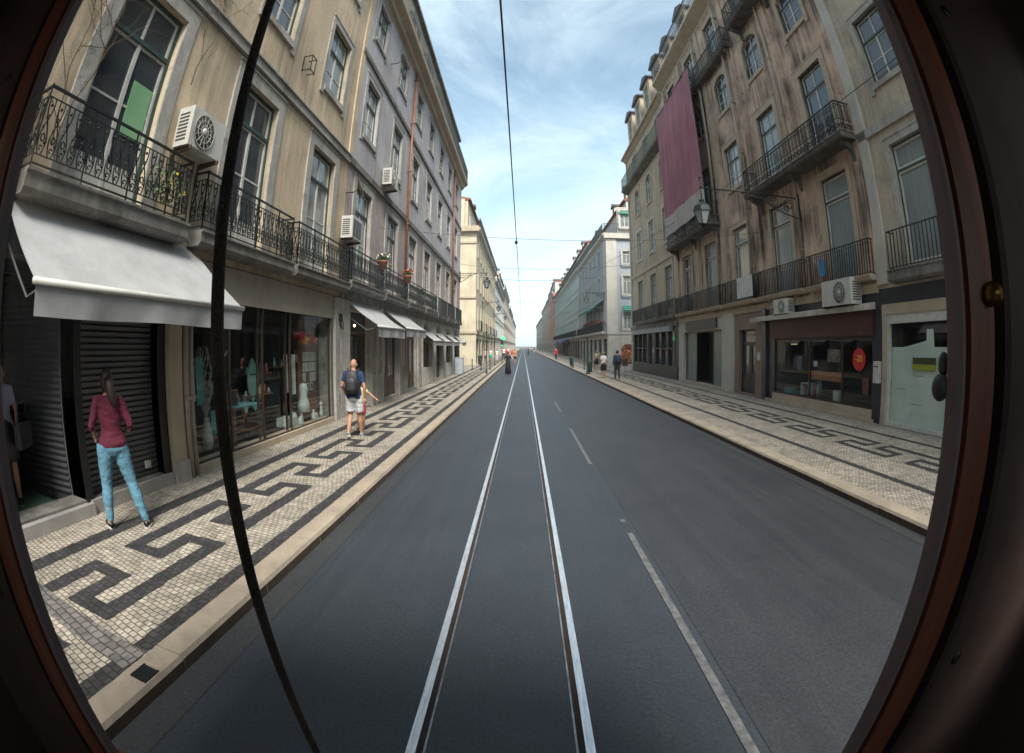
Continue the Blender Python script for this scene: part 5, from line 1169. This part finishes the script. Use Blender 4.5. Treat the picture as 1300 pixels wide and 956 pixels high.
t=empty('pharmacy_cross',(-4.96,65,2.9),0,'lit green pharmacy cross on the cream building','sign'); gl=mat('green_neon',(.02,.5,.15),.5,emit=(.03,1,.25,1.1)); m=MB(); m.box(2.05,2.6,-.06,.06,.15,.33); m.box(2.23,2.42,-.06,.06,-.03,.15); m.box(2.23,2.42,-.06,.06,.33,.51); m.build('cross',gl,t); MB().tube([(0,0,.24),(1.95,0,.24)],.03,6).build('arm',iron,t)
t=empty('traffic_light',(-2.55,60,SW),0,'dark traffic light with a green lamp at the left kerb','traffic light'); MB().tube([(0,0,0),(0,0,2.2)],.05,8).build('pole',polem,t); MB().box(-.15,.15,-.12,.12,1.9,2.75).build('housing',blackm,t)
m=MB(); m.lathe([(.09,0),(.09,.01)],(0,-.131,2.05),12,axis='y'); m.build('green_lamp',gl,t)

# ================================================================ PEOPLE
skin=mat('skin',(.46,.26,.17),.6,c2=(.40,.22,.145),scale=6); skin2=mat('tanned_skin',(.38,.20,.125),.6)
def skinmesh(nodes,edges,sub=2):
    me=bpy.data.meshes.new('tmp'); me.from_pydata([n[0] for n in nodes],edges,[]); me.update(); o=bpy.data.objects.new('tmp',me); col.objects.link(o)
    md=o.modifiers.new('s','SKIN'); 
    if not me.skin_vertices: 
        bpy.context.view_layer.update()
    sv=me.skin_vertices[0].data if me.skin_vertices else None
    if sv is None:
        bm=bmesh.new(); bm.from_mesh(me); bm.verts.layers.skin.verify(); bm.to_mesh(me); bm.free(); sv=me.skin_vertices[0].data
    for i,n in enumerate(nodes):
        r=n[1]; sv[i].radius=(r,r) if not isinstance(r,tuple) else r; sv[i].use_root=(i==0)
    ss=o.modifiers.new('u','SUBSURF'); ss.levels=sub; ss.render_levels=sub
    dg=bpy.context.evaluated_depsgraph_get(); ev=o.evaluated_get(dg); r=bpy.data.meshes.new_from_object(ev)
    vs=[tuple(v.co) for v in r.vertices]; fs=[tuple(p.vertices) for p in r.polygons]
    bpy.data.objects.remove(o); bpy.data.meshes.remove(me); bpy.data.meshes.remove(r)
    return vs,fs
BASE=dict(pel=(0,0,.95),waist=(0,0,1.08),chest=(0,0,1.27),uc=(0,-.005,1.40),neck=(0,.0,1.47),head=(0,.012,1.585),
 sl=(-.165,-.01,1.395),sr=(.165,-.01,1.395),el=(-.22,-.03,1.12),er=(.22,-.03,1.12),wl=(-.22,.05,.88),wr=(.22,.05,.88),
 hl=(-.085,0,.90),hr=(.085,0,.90),kl=(-.095,.02,.49),kr=(.095,.02,.49),al=(-.10,-.01,.085),ar=(.10,-.01,.085),tl=(-.11,.13,.03),tr=(.11,.13,.03))
def hand(m,w_,e_,side,curl=.5):
    w_=Vector(w_); d=(w_-Vector(e_)).normalized(); x=d.cross(Vector((side,0.2,0)));
    if x.length<.1: x=Vector((0,1,0))
    x.normalize(); p=x.cross(d).normalized()
    m.tube([w_-d*.02,w_+d*.03,w_+d*.085],[.026,.036,.034],8)
    for k,(o,L) in enumerate(((-.028,.062),(-.010,.074),(.010,.070),(.027,.055))):
        b=w_+d*.08+x*o; q=b+d*L*.5+p*.006; e=q+(d*.75+p*.6*curl).normalized()*L*.5
        m.tube([b,q,e],[.0095,.009,.007],5)
    b=w_+d*.03+x*-.03; m.tube([b,b+(d*.6-x*.8).normalized()*.04,b+(d*.9-x*.35).normalized()*.075],[.012,.011,.008],5)
def person(loc,rz,H,label,J=None,shirt=None,legs=None,hair=None,skinm=None,shoes=None,sleeve='long',bottoms='trousers',hairstyle='short',fem=False,sub=2,group=None,face=0,belt=None,topz=None,bald=False,thick=1.0):
    P=dict(BASE); 
    if J: P.update(J)
    if fem:
        for a in('sl','sr'):
            if not(J and a in J): x,y,z=P[a]; P[a]=(x*.87,y,z)
    s=H/1.70; t=empty('person',loc,rz,label,'person',group); t.scale=(s,s,s)
    skm=skinm or skin
    rad=dict(pel=(.135,.105) if fem else (.125,.10),waist=(.10,.085) if fem else (.118,.09),chest=(.125,.10) if fem else (.145,.11),uc=(.10,.075),neck=(.05,.05),head=(.06,.07),sl=.05,sr=.05,el=.038,er=.038,wl=.026,wr=.026,hl=.088,hr=.088,kl=.056,kr=.056,al=.036,ar=.036,tl=.032,tr=.032)
    if fem:
        for a in('sl','sr'): rad[a]=.042
        for a in('el','er'): rad[a]=.033
    order=['pel','waist','chest','uc','neck','head','sl','el','wl','sr','er','wr','hl','kl','al','tl','hr','kr','ar','tr']
    E=[('pel','waist'),('waist','chest'),('chest','uc'),('uc','neck'),('neck','head'),('uc','sl'),('sl','el'),('el','wl'),('uc','sr'),('sr','er'),('er','wr'),('pel','hl'),('hl','kl'),('kl','al'),('al','tl'),('pel','hr'),('hr','kr'),('kr','ar'),('ar','tr')]
    # calves: extra vertices so that limbs taper
    def sk(names,edges,grow=0,over=None,extra=None):
        over=over or {}; idx={n:i for i,n in enumerate(names)}; nd=[]
        for n_ in names:
            r=over.get(n_,rad.get(n_,.05)); r=tuple(q+grow for q in r) if isinstance(r,tuple) else r+grow
            nd.append((P[n_],r))
        ed=[(idx[a],idx[b]) for a,b in edges]
        return skinmesh(nd,ed,sub)
    for sd_ in('l','r'):
        k,a=Vector(P['k'+sd_]),Vector(P['a'+sd_]); P['c'+sd_]=tuple(k.lerp(a,.35)+Vector((0,-.015,0))); rad['c'+sd_]=.052
        h,k=Vector(P['h'+sd_]),Vector(P['k'+sd_]); P['m'+sd_]=tuple(h.lerp(k,.45)); rad['m'+sd_]=.075 if not fem else .08
        e,w_=Vector(P['e'+sd_]),Vector(P['w'+sd_]); P['f'+sd_]=tuple(e.lerp(w_,.35)); rad['f'+sd_]=.036
        P['u'+sd_]=tuple(Vector(P['s'+sd_]).lerp(e,.45)); rad['u'+sd_]=.043
    E2=[]
    for a,b in E:
        if a in('hl','hr') : E2+=[(a,'m'+a[1]),('m'+a[1],b)]
        elif a in('kl','kr'): E2+=[(a,'c'+a[1]),('c'+a[1],b)]
        elif a in('el','er'): E2+=[(a,'f'+a[1]),('f'+a[1],b)]
        elif a in('sl','sr'): E2+=[(a,'u'+a[1]),('u'+a[1],b)]
        else: E2.append((a,b))
    names=order+['c'+q for q in'lr']+['m'+q for q in'lr']+['f'+q for q in'lr']+['u'+q for q in'lr']
    vox=.011 if sub==2 else .02
    V=lambda n_:Vector(P[n_])
    def loft(m,secs,n=16):
        vs=[];fs=[]
        for c,rx,ry in secs:
            for j in range(n): a=2*PI*j/n; vs.append((c[0]+rx*math.cos(a),c[1]+ry*math.sin(a),c[2]))
        k=len(secs); fs=[(q*n+j,q*n+(j+1)%n,(q+1)*n+(j+1)%n,(q+1)*n+j) for q in range(k-1) for j in range(n)]+[tuple(range(n-1,-1,-1)),tuple((k-1)*n+j for j in range(n))]
        m.add(vs,fs,0,True)
    F=fem; hw=.158 if F else .150; wa=.112 if F else .138; chw=.135 if F else .158
    def torso(m,g,z0,top=True,flare=0):
        px,py,pz=P['pel']; wx,wy,wz=P['waist']; cx,cy,cz=P['chest']
        secs=[((px,py,z0),hw+g+flare,.112+g+flare),((px,py-.008,pz),hw+g+flare,.118+g+flare),((px,py,pz+.06),(hw+wa)/2+.008+g+flare*.6,.102+g),((wx,wy,wz+.01),wa+g,.088+g),((cx,cy,cz-.06),(wa+chw)/2+.008+g,.10+g),((cx,cy+.004,cz+.02),chw+g,.108+g),((cx,cy-.004,cz+.09),chw+.004+g,.092+g)]
        if top: secs+=[((P['uc'][0],P['uc'][1]-.006,P['uc'][2]+.012),chw-.022+g,.070+g),((P['neck'][0],P['neck'][1]-.006,P['neck'][2]-.012),.062+g*.6,.056+g*.6)]
        loft(m,secs)
    def arm(m,sd_,g,to):
        sgn=-1 if sd_=='l' else 1
        ch=[V('uc').lerp(V('s'+sd_),.55),V('s'+sd_),V('u'+sd_),V('e'+sd_),V('f'+sd_),V('w'+sd_)]; rr=[.052,.054 if not F else .047,.046 if not F else .039,.036 if not F else .031,.037 if not F else .031,.024]
        k={'up':3,'elbow':5,'long':6,'full':6}[to]
        if to=='up': ch=ch[:3]+[V('u'+sd_).lerp(V('e'+sd_),.35)]; k=4; g2=g*1.5
        if to=='elbow': ch=ch[:4]+[V('e'+sd_).lerp(V('f'+sd_),.5)]; k=5
        m.tube(ch[:k],[q+g for q in rr[:k]],12)
    def leg(m,sd_,g,to,wide=0):
        ch=[V('h'+sd_)+Vector((0,0,.03)),V('h'+sd_).lerp(V('m'+sd_),.4),V('m'+sd_),V('k'+sd_),V('c'+sd_),V('a'+sd_).lerp(V('c'+sd_),.35),V('a'+sd_)]; rr=[q*thick for q in [.088,.090 if F else .086,.078,.056,.058,.042,.034]]
        if to=='knee': ch=ch[:3]+[V('m'+sd_).lerp(V('k'+sd_),.62)]; rr=[.088,.092,.090,.088]
        m.tube(ch,[q+g+wide for q in rr],14)
    def finish(m,voxel,name,mt,it=4,post=None):
        me=m.mesh('tmp',[mt]); o=bpy.data.objects.new('tmp',me); col.objects.link(o)
        md=o.modifiers.new('r','REMESH'); md.mode='VOXEL'; md.voxel_size=voxel; md.use_smooth_shade=True
        sm_=o.modifiers.new('s','SMOOTH'); sm_.factor=.6; sm_.iterations=it
        dg=bpy.context.evaluated_depsgraph_get(); r=bpy.data.meshes.new_from_object(o.evaluated_get(dg)); bpy.data.objects.remove(o); bpy.data.meshes.remove(me)
        from mathutils import noise as _ns
        def wr(v):
            c=v.co; f=_ns.noise(Vector((c.x*9+c.z*4,c.y*9,c.z*17+7)))+.6*_ns.noise(Vector((c.x*20,c.y*20+c.z*9,c.z*34)))
            return tuple(c+v.normal*(.0075*f if sub==2 else .004*f))
        q=MB(); q.add([wr(v) for v in r.vertices],[tuple(p.vertices) for p in r.polygons],0,True); bpy.data.meshes.remove(r)
        if post: post(q)
        return q.build(name,mt if isinstance(mt,list) else [mt],t)
    hx,hy,hz=P['head']
    m=MB(); torso(m,0,.84)
    for q in 'lr': arm(m,q,0,'full'); leg(m,q,0,'full')
    m.tube([V('neck')+Vector((0,-.01,-.05)),V('neck'),V('head')+Vector((0,-.01,-.02))],[.058,.05,.05],12)
    m.ball((hx,hy,hz+.015),(.072,.092,.112),16); m.ball((hx,hy+.025,hz-.055),(.052,.062,.05),12)
    m.tube([(hx,hy+.08,hz+.03),(hx,hy+.108,hz-.01),(hx,hy+.085,hz-.02)],[.010,.016,.012],6)
    for q in 'lr': m.tube([V('a'+q)+Vector((0,-.03,-.02)),V('a'+q)+Vector((0,0,-.02)),V('t'+q)],[.035,.038,.03],8)
    def post(qm):
        for sx in(-1,1): qm.ball((hx+sx*.074,hy-.005,hz),(.012,.02,.03),8); qm.ball((hx+sx*.03,hy+.082,hz+.022),(.013,.008,.008),8,1)
        qm.tube([(hx-.022,hy+.085,hz-.048),(hx,hy+.092,hz-.05),(hx+.022,hy+.085,hz-.048)],.006,5,2)
        hand(qm,P['wl'],P['fl'],-1); hand(qm,P['wr'],P['fr'],1)
    me0=[skm,mat('eye',(.5,.5,.48),.3),mat('lips',(.35,.12,.10),.5)]
    _m=m
    def fin_body():
        me=_m.mesh('tmp',[skm]); o=bpy.data.objects.new('tmp',me); col.objects.link(o)
        md=o.modifiers.new('r','REMESH'); md.mode='VOXEL'; md.voxel_size=vox; sm_=o.modifiers.new('s','SMOOTH'); sm_.factor=.5; sm_.iterations=2
        dg=bpy.context.evaluated_depsgraph_get(); r=bpy.data.meshes.new_from_object(o.evaluated_get(dg)); bpy.data.objects.remove(o); bpy.data.meshes.remove(me)
        q=MB(); q.add([tuple(v.co) for v in r.vertices],[tuple(p.vertices) for p in r.polygons],0,True); bpy.data.meshes.remove(r); post(q); q.build('body',me0,t)
    fin_body()
    if shirt:
        m=MB(); torso(m,.016,.90 if F else .86,True,.004 if F else .012)
        if sleeve!='none':
            for q in 'lr': arm(m,q,.012 if F else .016,{'short':'up','elbow':'elbow','long':'full'}[sleeve])
        finish(m,vox*1.1,'shirt',shirt,2)
    if legs and bottoms in('trousers','shorts'):
        m=MB(); px,py,pz=P['pel']; g=.004 if F else .012
        loft(m,[((px,py-.004,pz-.13),hw-.045+g,.098+g),((px,py-.012,pz-.07),hw+.006+g,.122+g),((px,py-.008,pz-.0),hw+.004+g,.118+g),((px,py,pz+.07),(hw+wa)/2+g,.10+g)])
        for q in 'lr': leg(m,q,.006 if F else .014,'knee' if bottoms=='shorts' else 'full',.0)
        finish(m,vox*1.1,'shorts' if bottoms=='shorts' else 'trousers',legs,2)
    if bottoms in('skirt','dress','long_dress'):
        px,py,pz=P['pel']; zb={'skirt':.55,'dress':.5,'long_dress':.08}[bottoms]; rb={'skirt':.21,'dress':.24,'long_dress':.25}[bottoms]
        m=MB(); pr=[(.125,1.06),(.165,.98),(.18,.88),(rb,zb),(rb-.01,zb-.005)]; n=18; vs=[];fs=[]
        for r,z in pr:
            for j in range(n): a=2*PI*j/n; rr=r*(1+.06*math.sin(5*a)*(1 if z<.8 else 0)); vs.append((px+rr*math.cos(a),py+rr*.85*math.sin(a),z))
        for i in range(len(pr)-1):
            for j in range(n): fs.append((i*n+j,i*n+(j+1)%n,(i+1)*n+(j+1)%n,(i+1)*n+j))
        m.add(vs,fs,0,True); m.build('skirt' if bottoms=='skirt' else 'dress',legs,t)
    m=MB()
    for sd_,sx in(('l',-1),('r',1)):
        a=Vector(P['a'+sd_]); tt=Vector(P['t'+sd_]); dz=Vector((0,0,-.035)); bk=(a-tt); bk.z=0; bk=bk.normalized()*.05 if bk.length>.01 else Vector((0,-.05,0))
        sm=MB(); sm.tube([a+bk+dz,a+dz+Vector((0,0,.0)),(a+tt)/2+Vector((0,0,-.012)),tt,tt+(tt-a).normalized()*.05],[.034,.044,.042,.042,.022],10); sm.tube([a+bk*.9+Vector((0,0,-.066)),tt+Vector((0,0,-.018)),tt+(tt-a).normalized()*.055+Vector((0,0,-.018))],[.036,.042,.026],8,1)
        sm.build('shoe',[shoes or blackm,mat('white_sole',(.6,.6,.58),.6)],t)
    if hair and not bald:
        m=MB(); m.ball((hx,hy-.018,hz+.035),(.083,.095,.108),16); 
        if hairstyle=='ponytail':
            m.ball((hx,hy-.03,hz+.0),(.082,.09,.12),14)
            m.tube([(hx,hy-.09,hz+.03),(hx+.02,hy-.15,hz+.0),(hx+.05,hy-.165,hz-.10),(hx+.07,hy-.13,hz-.20),(hx+.075,hy-.11,hz-.26)],[.035,.055,.062,.045,.012],10)
        elif hairstyle=='long': m.tube([(hx,hy-.04,hz+.05),(hx,hy-.07,hz-.08),(hx,hy-.08,hz-.22)],[.075,.085,.04],10)
        elif hairstyle=='bun': m.ball((hx,hy-.10,hz+.06),.045,10)
        # face stays clear of hair
        m.v=[(a,min(b,hy+.062),c) for a,b,c in m.v]
        m.build('hair',hair,t)
    return t
maroonc=mat('maroon_jersey',(.13,.015,.038),.9,c2=(.085,.010,.026),scale=7,bump=.9,bscale=11); jean=mat('light_blue_jeans',(.11,.25,.34),.9,c2=(.085,.205,.29),scale=2.2,bump=.5,bscale=22)
hairb=mat('dark_brown_hair',(.025,.015,.012),.55,c2=(.05,.028,.02),scale=18,stretch=(4,4,.5)); hairl=mat('fair_hair',(.30,.19,.09),.6); hairk=mat('black_hair',(.012,.011,.012),.5)
def mirrorless(**k): return k
person((-4.30,3.62,SW),R(52),1.71,'woman in a maroon top and light blue jeans standing by the shutter, seen from behind',
  J=dict(el=(-.24,-.04,1.12),er=(.25,-.04,1.13),wl=(-.20,.17,1.0),wr=(.24,.19,1.06),hl=(-.09,0,.90),hr=(.09,0,.90),kl=(-.13,.03,.49),kr=(.19,-.01,.50),al=(-.17,-.02,.085),ar=(.29,-.10,.085),tl=(-.20,.11,.03),tr=(.35,.03,.03),head=(-.01,.015,1.585),waist=(.01,0,1.07),pel=(.015,0,.95)),
  shirt=maroonc,legs=jean,hair=hairb,sleeve='elbow',hairstyle='ponytail',fem=True,sub=2,shoes=blackm,skinm=skin,thick=1.13)
navy=mat('navy_cotton',(.016,.038,.10),.9,c2=(.010,.026,.07),scale=7,bump=.8,bscale=11); cotton=mat('white_cotton',(.62,.62,.63),.85,c2=(.5,.5,.52),scale=5,bump=.2,bscale=12)
person((-3.60,9.98,SW),R(8),1.70,'bald man in a navy t-shirt and white shorts walking away with a backpack',
  J=dict(kl=(-.10,.06,.50),al=(-.11,-.16,.16),tl=(-.11,-.05,.04),kr=(.10,.12,.49),ar=(.11,.20,.085),tr=(.12,.34,.03),el=(-.26,-.02,1.13),wl=(-.24,.16,1.02),er=(.25,-.05,1.10),wr=(.24,.03,.84),head=(.0,.035,1.575)),
  shirt=navy,legs=cotton,hair=None,bald=True,sleeve='short',bottoms='shorts',skinm=skin2,shoes=mat('grey_trainers',(.35,.35,.34),.7,c2=(.1,.1,.1),scale=20))
t=empty('backpack',(-3.60,9.98,SW),R(8),'black backpack worn by the man in the navy t-shirt','backpack'); m=MB()
n=12
vs=[];fs=[]
for k,(r,z) in enumerate(((.06,.98),(.13,1.00),(.155,1.10),(.155,1.28),(.13,1.42),(.05,1.47))):
    for j in range(n): a=2*PI*j/n; vs.append((r*math.copysign(abs(math.cos(a))**.6,math.cos(a)),-.19+.09*math.copysign(abs(math.sin(a))**.6,math.sin(a))*(1 if r>.08 else .6),z))
for i in range(5):
    for j in range(n): fs.append((i*n+j,i*n+(j+1)%n,(i+1)*n+(j+1)%n,(i+1)*n+j))
fs+=[tuple(range(n-1,-1,-1)),tuple(5*n+j for j in range(n))]
m.add(vs,fs,0,True); bagm=mat('black_nylon',(.018,.018,.022),.6,c2=(.03,.03,.035),scale=9); m.build('bag_body',bagm,t)
m=MB(); m.add([(x*.8,y*1+ -.07,z*.62+.42) for x,y,z in vs],fs,0,True); m.build('front_pocket',bagm,t)
for s_ in(-1,1): MB().tube([(s_*.10,-.12,1.44),(s_*.12,-.02,1.50),(s_*.12,.12,1.40),(s_*.13,.14,1.20),(s_*.14,-.05,1.05)],.016,6).build('strap',bagm,t)
person((-3.78,10.95,SW),R(-12),1.18,'child in pink shorts with one arm stretched out, half hidden in front of the man',
  J=dict(er=(.36,.02,1.26),wr=(.60,.02,1.10)),shirt=mat('pale_yellow_cotton',(.5,.42,.2),.85),legs=mat('pink_cotton',(.45,.04,.10),.85),hair=hairb,sleeve='short',bottoms='shorts',skinm=skin2,sub=1)
person((-5.75,2.80,.27),R(-120),1.62,'person in a pale lilac top with a black bag standing in the dark doorway',J=dict(wr=(.12,.22,1.2),er=(.22,.02,1.14)),shirt=mat('pale_lilac_cotton',(.30,.30,.42),.85),legs=blackm,hair=hairb,sleeve='short',bottoms='skirt',fem=True,sub=1)
t=empty('handbag',(-5.48,2.98,.95),R(30),'black shoulder bag held by the person in the dark doorway','bag'); m=MB(); m.box(-.05,.05,-.17,.17,0,.28); m.build('bag_body',bagm,t); MB().tube([(0,-.15,.27),(0,-.1,.5),(0,.1,.5),(0,.15,.27)],.01,5).build('strap',bagm,t)
dk=mat('charcoal_suit',(.025,.028,.036),.8); 
person((5.5,28.3,SW),R(0),1.72,'man in dark clothes walking away on the right pavement',J=dict(kl=(-.09,.1,.5),al=(-.09,.14,.085),tl=(-.09,.27,.03),ar=(.1,-.14,.12),tr=(.1,-.02,.03)),shirt=dk,legs=dk,hair=hairk,sub=1)
t=empty('small_backpack',(5.5,28.3,SW),0,'dark blue backpack on the man in dark clothes','backpack'); m=MB(); m.ball((0,-.2,1.22),(.15,.09,.22),12); m.build('bag_body',navy,t); 
for s_ in(-1,1): MB().tube([(s_*.10,-.12,1.42),(s_*.12,-.02,1.48),(s_*.12,.12,1.38)],.016,5).build('strap',navy,t)
person((4.95,29.9,SW),R(4),1.62,'woman in a white top and black skirt walking away on the right pavement',J=dict(kl=(-.08,.06,.5),al=(-.08,.06,.085),tl=(-.08,.19,.03)),shirt=cotton,legs=blackm,hair=hairl,sleeve='short',bottoms='skirt',hairstyle='bun',fem=True,skinm=skin,sub=1)
person((5.95,39.5,SW),R(175),1.62,'woman in a dark skirt walking towards the tram, carrying a child',J=dict(wl=(-.05,.22,1.15),el=(-.2,.05,1.12)),shirt=mat('beige_cotton',(.35,.25,.18),.85),legs=blackm,hair=hairb,sleeve='short',bottoms='skirt',hairstyle='long',fem=True,sub=1)
person((6.15,39.2,.85),R(175),.78,'small child in a green top carried by the woman',J=dict(kl=(-.1,.2,.75),kr=(.1,.2,.75),al=(-.1,.22,.4),ar=(.1,.22,.4),tl=(-.1,.34,.36),tr=(.1,.34,.36)),shirt=mat('green_cotton',(.03,.3,.1),.85),legs=navy,hair=hairb,sleeve='short',bottoms='shorts',sub=1)
person((-1.12,36.6,.0),R(-20),1.68,'woman in a long black dress walking along the left edge of the road',shirt=mat('black_cotton',(.012,.012,.013),.85),legs=mat('black_cotton',(.012,.012,.013),.85),hair=hairk,sleeve='elbow',bottoms='long_dress',hairstyle='bun',fem=True,sub=1,J=dict(el=(-.3,.0,1.16),er=(.3,.02,1.16),wl=(-.28,.2,1.1),wr=(.32,.2,1.1)))
person((4.8,71.5,SW),R(180),1.7,'person in a red top on the right pavement near the blue awning',shirt=mat('red_cotton',(.45,.03,.03),.85),legs=dk,hair=hairk,sub=1)
cr=[((-4.0,61,SW),'teal','skirt',(.01,.35,.33),'woman in a teal skirt in the crowd by the cream building'),((-4.6,60.6,SW),'x','trousers',(.5,.45,.5),'person in a pale top nearest the wall of the cream building'),((-3.5,66,SW),'x','trousers',(.6,.6,.62),'person in a white shirt in the middle of the left pavement crowd'),
((-3.0,77,SW),'x','trousers',(.6,.6,.6),'person in a white shirt at the back of the left pavement crowd'),((-4.4,84,SW),'x','trousers',(.3,.3,.35),'person in a grey top close to the glass front on the left'),((-1.5,69,0.0),'x','trousers',(.5,.04,.04),'person in a red top stepping off the left kerb'),((-2.4,72,SW),'x','trousers',(.55,.06,.05),'second person in red behind the one at the kerb'),
((-.95,58,0),'x','shorts',(.35,.2,.12),'person in tan clothes behind the woman in black'),((-3.9,74,SW),'x','shorts',(.08,.1,.3),'person in a blue top in the left pavement crowd'),((-2.8,90,SW),'x','trousers',(.6,.6,.55),'farthest person in the left pavement crowd'),((1.2,112,0),'x','trousers',(.05,.08,.12),'person crossing the street far ahead on the rails'),((3.4,150,0),'x','trousers',(.05,.06,.1),'tiny figure on the road in the far distance'),
((5.6,84,SW),'x','trousers',(.5,.5,.55),'person in a light top walking under the green glass front')]
rnd=random.Random(8)
for i,(loc,a,bt,c,lb) in enumerate(cr):
    cm=mat('crowd_cloth_%d'%i,c,.85); person(loc,rnd.choice([0,PI,.3,2.8]),rnd.uniform(1.58,1.78),lb,shirt=cotton if a=='teal' else cm,legs=cm if a=='teal' else [navy,dk,cotton][i%3],hair=[hairk,hairb,hairl][i%3],sleeve='short',bottoms=bt,sub=1,fem=(a=='teal'))

# ================================================================ THE TRAM CAB WE LOOK OUT OF
twood=mat('varnished_mahogany',(.25,.080,.045),.42,c2=(.14,.045,.026),scale=3,stretch=(6,6,.5),spec=.5)
tpanel=mat('brown_painted_panel',(.07,.042,.036),.7,c2=(.045,.028,.024),scale=5)
tbead=mat('grey_rubber_bead',(.22,.17,.18),.6)
TL_,TR_=-1.05,.64; ZB,ZT=1.02,3.06
tr=empty('tram_cab',(-.1,-1.2,0),0,'dark varnished wooden tram cab front framing the view','tram')
def tb(m,name,mt,par=None):
    m.v=[(x+.1,y+1.2,z) for x,y,z in m.v]; return m.build(name,mt,par or tr)
for sgn,x0 in((1,TR_),(-1,TL_)):
    X=lambda d:x0+sgn*d
    m=MB(); m.prism([(X(0),.515),(X(0),.49),(X(.006),.483),(X(.016),.483),(X(.018),.515)],'z',ZB,ZT); tb(m,'window_bead',tbead)
    m=MB(); m.prism([(X(.018),.52),(X(.018),.495),(X(.024),.495),(X(.026),.478),(X(.030),.476),(X(.055),.464),(X(.080),.460),(X(.095),.470),(X(.095),.52)],'z',ZB-.1,ZT+.1); tb(m,'frame_moulding',twood)
    m=MB(); m.box(X(.095),X(.145),.50,.53,.5,3.25); tb(m,'dark_recess',blackm)
    m=MB(); m.prism([(X(.145),.53),(X(.145),.475),(X(.155),.465),(X(.60),.44),(X(.60),.53)],'z',.5,3.25); tb(m,'front_panel',tpanel)
    for z in (1.5,2.75):
        m=MB(); m.ball((X(.20),.462,z),(.016,.007,.016),12); tb(m,'screw_head',blackm)
for z0,z1 in((ZB-.12,ZB),(ZT,ZT+.12)):
    m=MB(); m.prism([(.53,z0),(.47,z0),(.465,z0+.03),(.465,z1-.03),(.49,z1),(.53,z1)],'x',TL_-.095,TR_+.095); tb(m,'frame_rail',twood)
m=MB(); m.box(-1.7,1.3,.49,.53,.5,ZB-.12); tb(m,'front_panel',tpanel); m=MB(); m.box(-1.7,1.3,.49,.53,ZT+.12,3.3); tb(m,'front_panel',tpanel)
m=MB(); m.ball((.705,.452,2.175),(.020,.024,.020),12); m.tube([(.705,.475,2.175),(.705,.455,2.175)],.009,8); tb(m,'brass_knob',mat('aged_brass',(.20,.11,.04),.35,metal=.9))
m=MB(); m.ball((.641,.53,2.035),(.018,.016,.022),14); m.ball((.648,.53,2.070),(.012,.010,.020),10); tb(m,'window_latch',mat('grey_cast_metal',(.05,.05,.055),.5,c2=(.08,.08,.085),scale=30))
cabin=mat('cab_interior_paint',(.10,.07,.05),.7)
m=MB(); m.box(-1.7,1.3,-3,.5,3.3,3.36); tb(m,'roof',cabin); m=MB(); m.box(-1.7,1.3,-3,.5,.5,.56); tb(m,'floor',cabin)
m=MB(); m.box(-1.7,1.3,-3.05,-3,.5,2.2); m.box(-1.7,1.3,-3.05,-3,3.2,3.36); m.box(-1.7,-1.5,-3.05,-3,2.2,3.2); m.box(1.1,1.3,-3.05,-3,2.2,3.2); tb(m,'rear_wall',cabin)  # unseen wall; its high opening is added to light the front moulding
for x in(-1.66,1.26):
    m=MB(); wall_sheet(m,-3,.5,.56,3.3,[(-.30,.30,1.9,2.8)],x=x,rev=.03); tb(m,'side_wall',cabin)  # unseen openings near the windscreen, placed to light the front panels
gm=glass_mat('windscreen_glass',(.965,.975,.97),1.5,0,.006)
m=MB(); m.quad((TL_-.005,.505,ZB-.01),(TR_+.005,.505,ZB-.01),(TR_+.005,.505,ZT+.01),(TL_-.005,.505,ZT+.01)); tb(m,'windscreen',gm)
wip=mat('brown_black_rod',(.014,.013,.012),.8,c2=(.06,.040,.022),scale=5,bump=.6,bscale=120)  # black with random brown patches
m=MB(); pts=[(-.447,.62,3.2),(-.452,.62,2.9),(-.456,.62,2.6),(-.456,.62,2.3),(-.452,.62,2.1),(-.442,.62,1.9),(-.428,.62,1.7),(-.412,.62,1.5),(-.395,.62,1.3),(-.38,.62,1.05)]
m.tube(pts,[.0085,.009,.0095,.0105,.011,.0108,.0095,.0085,.008,.0075],10); m.tube([(-.38,.62,1.07),(-.38,.53,1.07)],.01,8); m.tube([(-.447,.62,3.18),(-.447,.53,3.18)],.01,8); tb(m,'wiper_rod',wip)

m=MB(); m.box(-70,75,-12,345,-1.3,34); hz_=m.build('haze',[])
hm=bpy.data.materials.new('haze'); hm.use_nodes=True; n=hm.node_tree.nodes; l=hm.node_tree.links; n.clear(); o_=n.new('ShaderNodeOutputMaterial'); v_=n.new('ShaderNodeVolumePrincipled'); v_.inputs['Color'].default_value=(.86,.92,1,1); v_.inputs['Density'].default_value=.0003; v_.inputs['Anisotropy'].default_value=.0; l.new(v_.outputs[0],o_.inputs['Volume']); hz_.data.materials.append(hm); hz_['kind']='stuff'
